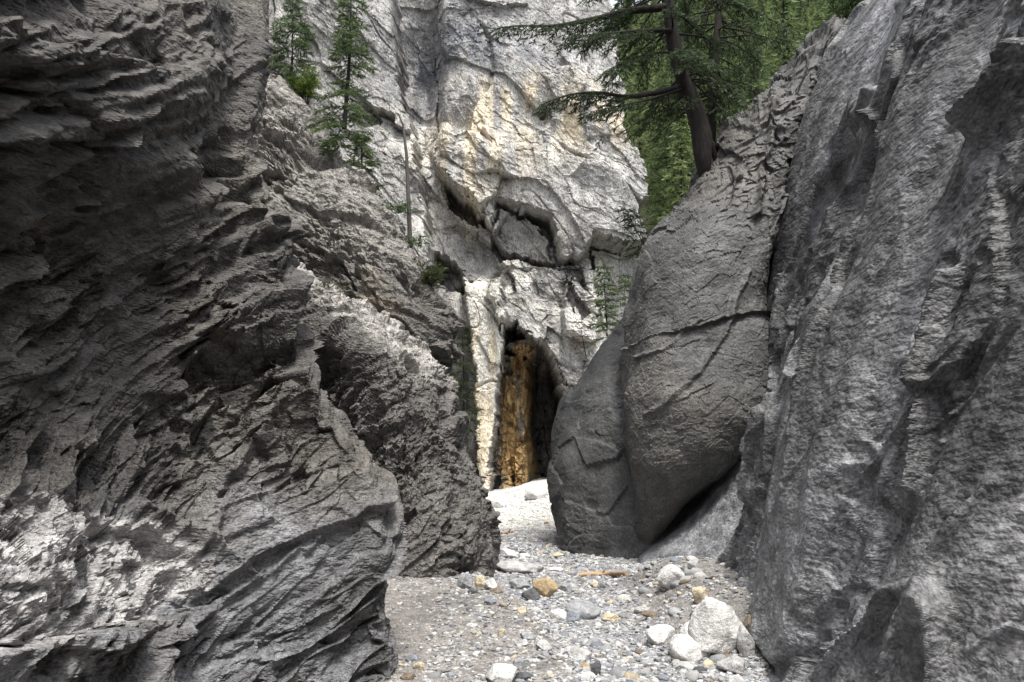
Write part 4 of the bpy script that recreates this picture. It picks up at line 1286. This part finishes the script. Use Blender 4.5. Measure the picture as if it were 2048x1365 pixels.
def scatter_stones(n):
    """the larger loose stones: individuals that share a few shapes"""
    r = np.random.default_rng(91)
    shapes = []
    cols = ['white', 'pale', 'grey', 'pale', 'white', 'grey', 'blue', 'white', 'pale', 'grey', 'dark', 'cream', 'pale', 'grey', 'brown', 'white', 'pale', 'cream', 'blue', 'grey', 'pale']
    for k in range(21):
        V, F = stone_shape(2, 500 + k, .7 + .5 * r.random(), 14)
        V = V * np.array([1, .6 + .35 * r.random(), .32 + .3 * r.random()])
        c = cols[k]
        t = np.broadcast_to(np.array(PAL[c]), V.shape) * (1 + .1 * r.normal())
        me = new_mesh('stone', V, F, t, True); me.materials.append(M_STONE)
        shapes.append((me, c))
    word = {'white': 'white', 'pale': 'pale grey', 'grey': 'grey', 'dark': 'dark grey', 'cream': 'cream', 'blue': 'blue-grey', 'brown': 'brown'}
    k = 0
    while k < n:
        u = r.random()
        if u < .62:
            px, py = 1000 + 520 * r.random(), 1130 + 235 * r.random() ** .8
        elif u < .76:
            px, py = 1280 + 150 * r.random(), 1095 + 90 * r.random()
        elif u < .88:
            px, py = 790 + 260 * r.random(), 1155 + 210 * r.random()
        else:
            px, py = 975 + 150 * r.random(), 1000 + 110 * r.random()
        X, Y, Z = ground_hit(px, py)
        lim = 1.65 if Y < 8 else 2.15
        if X > lim or Y > 26:
            continue
        b = float(bank_mask(X, Y))
        if X < 0.3 and b > .5 and r.random() < .45:
            continue
        me, c = shapes[int(r.choice(21))]
        if Y > 14 and c in ('dark', 'brown', 'blue'):
            continue
        size = (0.022 + 0.035 * r.random() ** 2.0) * (1.0 + .05 * Y)
        o = bpy.data.objects.new('stone', me)
        COL.objects.link(o)
        o.location = (X, Y, Z + size * .04)
        o.rotation_euler = (r.normal() * .2, r.normal() * .2, r.random() * 6.28)
        o.scale = (size, size, size * (.8 + .4 * r.random()))
        if X < 0.3 and b > .5: wh, gp = 'lying on the brown dirt bank', 'loose stones on the dirt bank'
        elif Y > 13.5: wh, gp = 'on the far bright gravel', 'loose stones on the far gravel'
        elif X > 1.25 and Y > 7.5: wh, gp = 'on the stony soil below the grey slab', 'loose stones on the right soil bank'
        else: wh, gp = 'in the creek gravel', 'loose stones in the creek bed'
        if gp.endswith('creek bed'):
            wh += (', left side' if X < .55 else (', middle' if X < 1.15 else ', right side')) + (' near the bottom edge' if Y < 6.8 else (' by the ochre stone' if Y < 9 else ' around the driftwood'))
        elif gp.endswith('dirt bank'):
            wh += (', lower half' if Y < 7 else ', upper half') + (' by the left wall' if X < -.3 else ' by the eroded lip')
        szw = 'tiny' if size < .036 else ('small' if size < .052 else 'fist-sized')
        tag(o, '%s %s stone %s' % (szw, word[c], wh), 'stone', gp)
        k += 1

scatter_stones(240)

def gravel(n):
    r = np.random.default_rng(92)
    pos = []
    # spread evenly in the bed, finer towards the camera
    Yv = 4.6 + (24 - 4.6) * r.random(n * 3) ** 1.9
    half = np.interp(Yv, [4, 8, 10, 12, 14, 24], [1.15, 1.6, 1.8, 1.6, 1.7, 2.4])
    mid = np.interp(Yv, [4, 6, 8, 10, 12, 24], [.75, .75, .85, .7, .6, .3])
    Xv = mid + half * (2 * r.random(n * 3) - 1)
    b = bank_mask(Xv, Yv)
    keep = r.random(n * 3) > .78 * b
    Xv, Yv = Xv[keep][:n], Yv[keep][:n]
    xb = -1.6 + 2.0 * r.random(n // 6); yb = 5 + 6 * r.random(n // 6) ** 1.3
    Xv = np.concatenate([Xv, xb]); Yv = np.concatenate([Yv, yb])
    n = len(Xv)
    size = (0.008 + 0.018 * r.random(n) ** 2.2) * (0.75 + 0.075 * Yv)
    size[-len(xb):] *= .6
    Zv = gz(Xv, Yv) + size * .15
    V0, F0 = ICO[1]
    sh = [stone_shape(1, 700 + i, .4)[0] for i in range(24)]
    sh = np.array(sh)
    pick = r.integers(0, 24, n)
    a = r.random(n) * 6.28
    B = sh[pick] * np.stack([np.ones(n), .6 + .4 * r.random(n), .35 + .35 * r.random(n)], 1)[:, None, :] * size[:, None, None]
    tl = r.normal(size=n) * .25
    Bx, Bz = B[..., 0] * np.cos(tl)[:, None] - B[..., 2] * np.sin(tl)[:, None], B[..., 0] * np.sin(tl)[:, None] + B[..., 2] * np.cos(tl)[:, None]
    X = Bx * np.cos(a)[:, None] - B[..., 1] * np.sin(a)[:, None] + Xv[:, None]
    Yy = Bx * np.sin(a)[:, None] + B[..., 1] * np.cos(a)[:, None] + Yv[:, None]
    V = np.stack([X, Yy, Bz + Zv[:, None]], -1).reshape(-1, 3)
    F = (F0[None] + (np.arange(n) * len(V0))[:, None, None]).reshape(-1, 3)
    cols = np.array([(.36, .367, .38), (.27, .277, .29), (.50, .50, .495), (.15, .154, .165), (.42, .38, .31), (.29, .27, .25), (.60, .59, .57)])
    c = cols[r.choice(7, n, p=[.27, .19, .23, .09, .05, .05, .12])] * (.8 + .4 * r.random((n, 1)))
    c = c * .72
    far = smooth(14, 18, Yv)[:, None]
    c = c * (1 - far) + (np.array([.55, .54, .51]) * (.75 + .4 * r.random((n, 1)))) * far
    o = obj('gravel', new_mesh('gravel', V, F, np.repeat(c, len(V0), axis=0), False), M_GRAVEL)
    tag(o, 'grey and white river gravel covering the creek bed', 'gravel', kind='stuff')

gravel(26000)

# ------------------------------------------------------------------ driftwood
def stick(pts, rads, label, seed, colr=(0.34, 0.235, 0.15)):
    P = np.array([ground_hit(x, y) for x, y in pts]); P[:, 2] += np.array(rads) * .75
    b = P[0].copy()
    P = cr(P - b, [6] * (len(P) - 1), 0)
    rr = np.interp(np.linspace(0, 1, len(P)), np.linspace(0, 1, len(rads)), rads)
    V, F = tube(P, rr, 9)
    V = V + .006 * perlin(V * 18, seed)[:, None]
    bag = Bag(); bag.add(V, F)
    for end in (0, len(P) - 1):
        c = np.concatenate([[P[end]], V[end * 9:end * 9 + 9]])
        bag.add(c, np.array([[0, 1 + i, 1 + (i + 1) % 9, 1 + (i + 1) % 9] for i in range(9)])[:, :4])
    m = simple_material('driftwood', colr, .8, 16.0, .35, .5, .006, stretch=(.3, 1, 1))
    e = empty('driftwood', b)
    obj('stick', bag.mesh('stick', m), None, e)
    k = Bag()
    mid = P[len(P) // 2]
    k.add(*tube(np.array([mid, mid + [.03, -.03, .04], mid + [.05, -.05, .07]]), [rr[0] * .45, rr[0] * .35, rr[0] * .2], 6))
    obj('branch_stub', k.mesh('branch_stub', m), None, e)
    tag(e, label, 'driftwood')

stick([(1158, 1154), (1185, 1153), (1220, 1152), (1254, 1151)], [.030, .034, .032, .027], 'bare tan driftwood stick lying across the gravel', 1)
stick([(1003, 1071), (1016, 1068), (1032, 1064)], [.030, .026, .015], 'short reddish piece of driftwood far up the bed', 2, (.34, .2, .13))
stick([(1000, 1212), (1012, 1218), (1024, 1228)], [.012, .010, .006], 'thin dark twig on the upper edge of the dirt bank', 3, (.12, .1, .085))

# brown block caught in the face of the cliff
def perched():
    c = at(972, 275, CLIFF_Y - 1.35)
    V, F = stone_shape(3, 801, .6)
    V = V * np.array([.16, .2, .36])
    V = V @ np.array([[math.cos(.5), 0, math.sin(.5)], [0, 1, 0], [-math.sin(.5), 0, math.cos(.5)]])
    o = obj('rock_block', new_mesh('rock_block', V, F, np.broadcast_to(np.array([.17, .13, .10]), V.shape), True), M_STONE, loc=c)
    tag(o, 'small brown block stuck in the cream patch high on the cliff', 'rock')
perched()
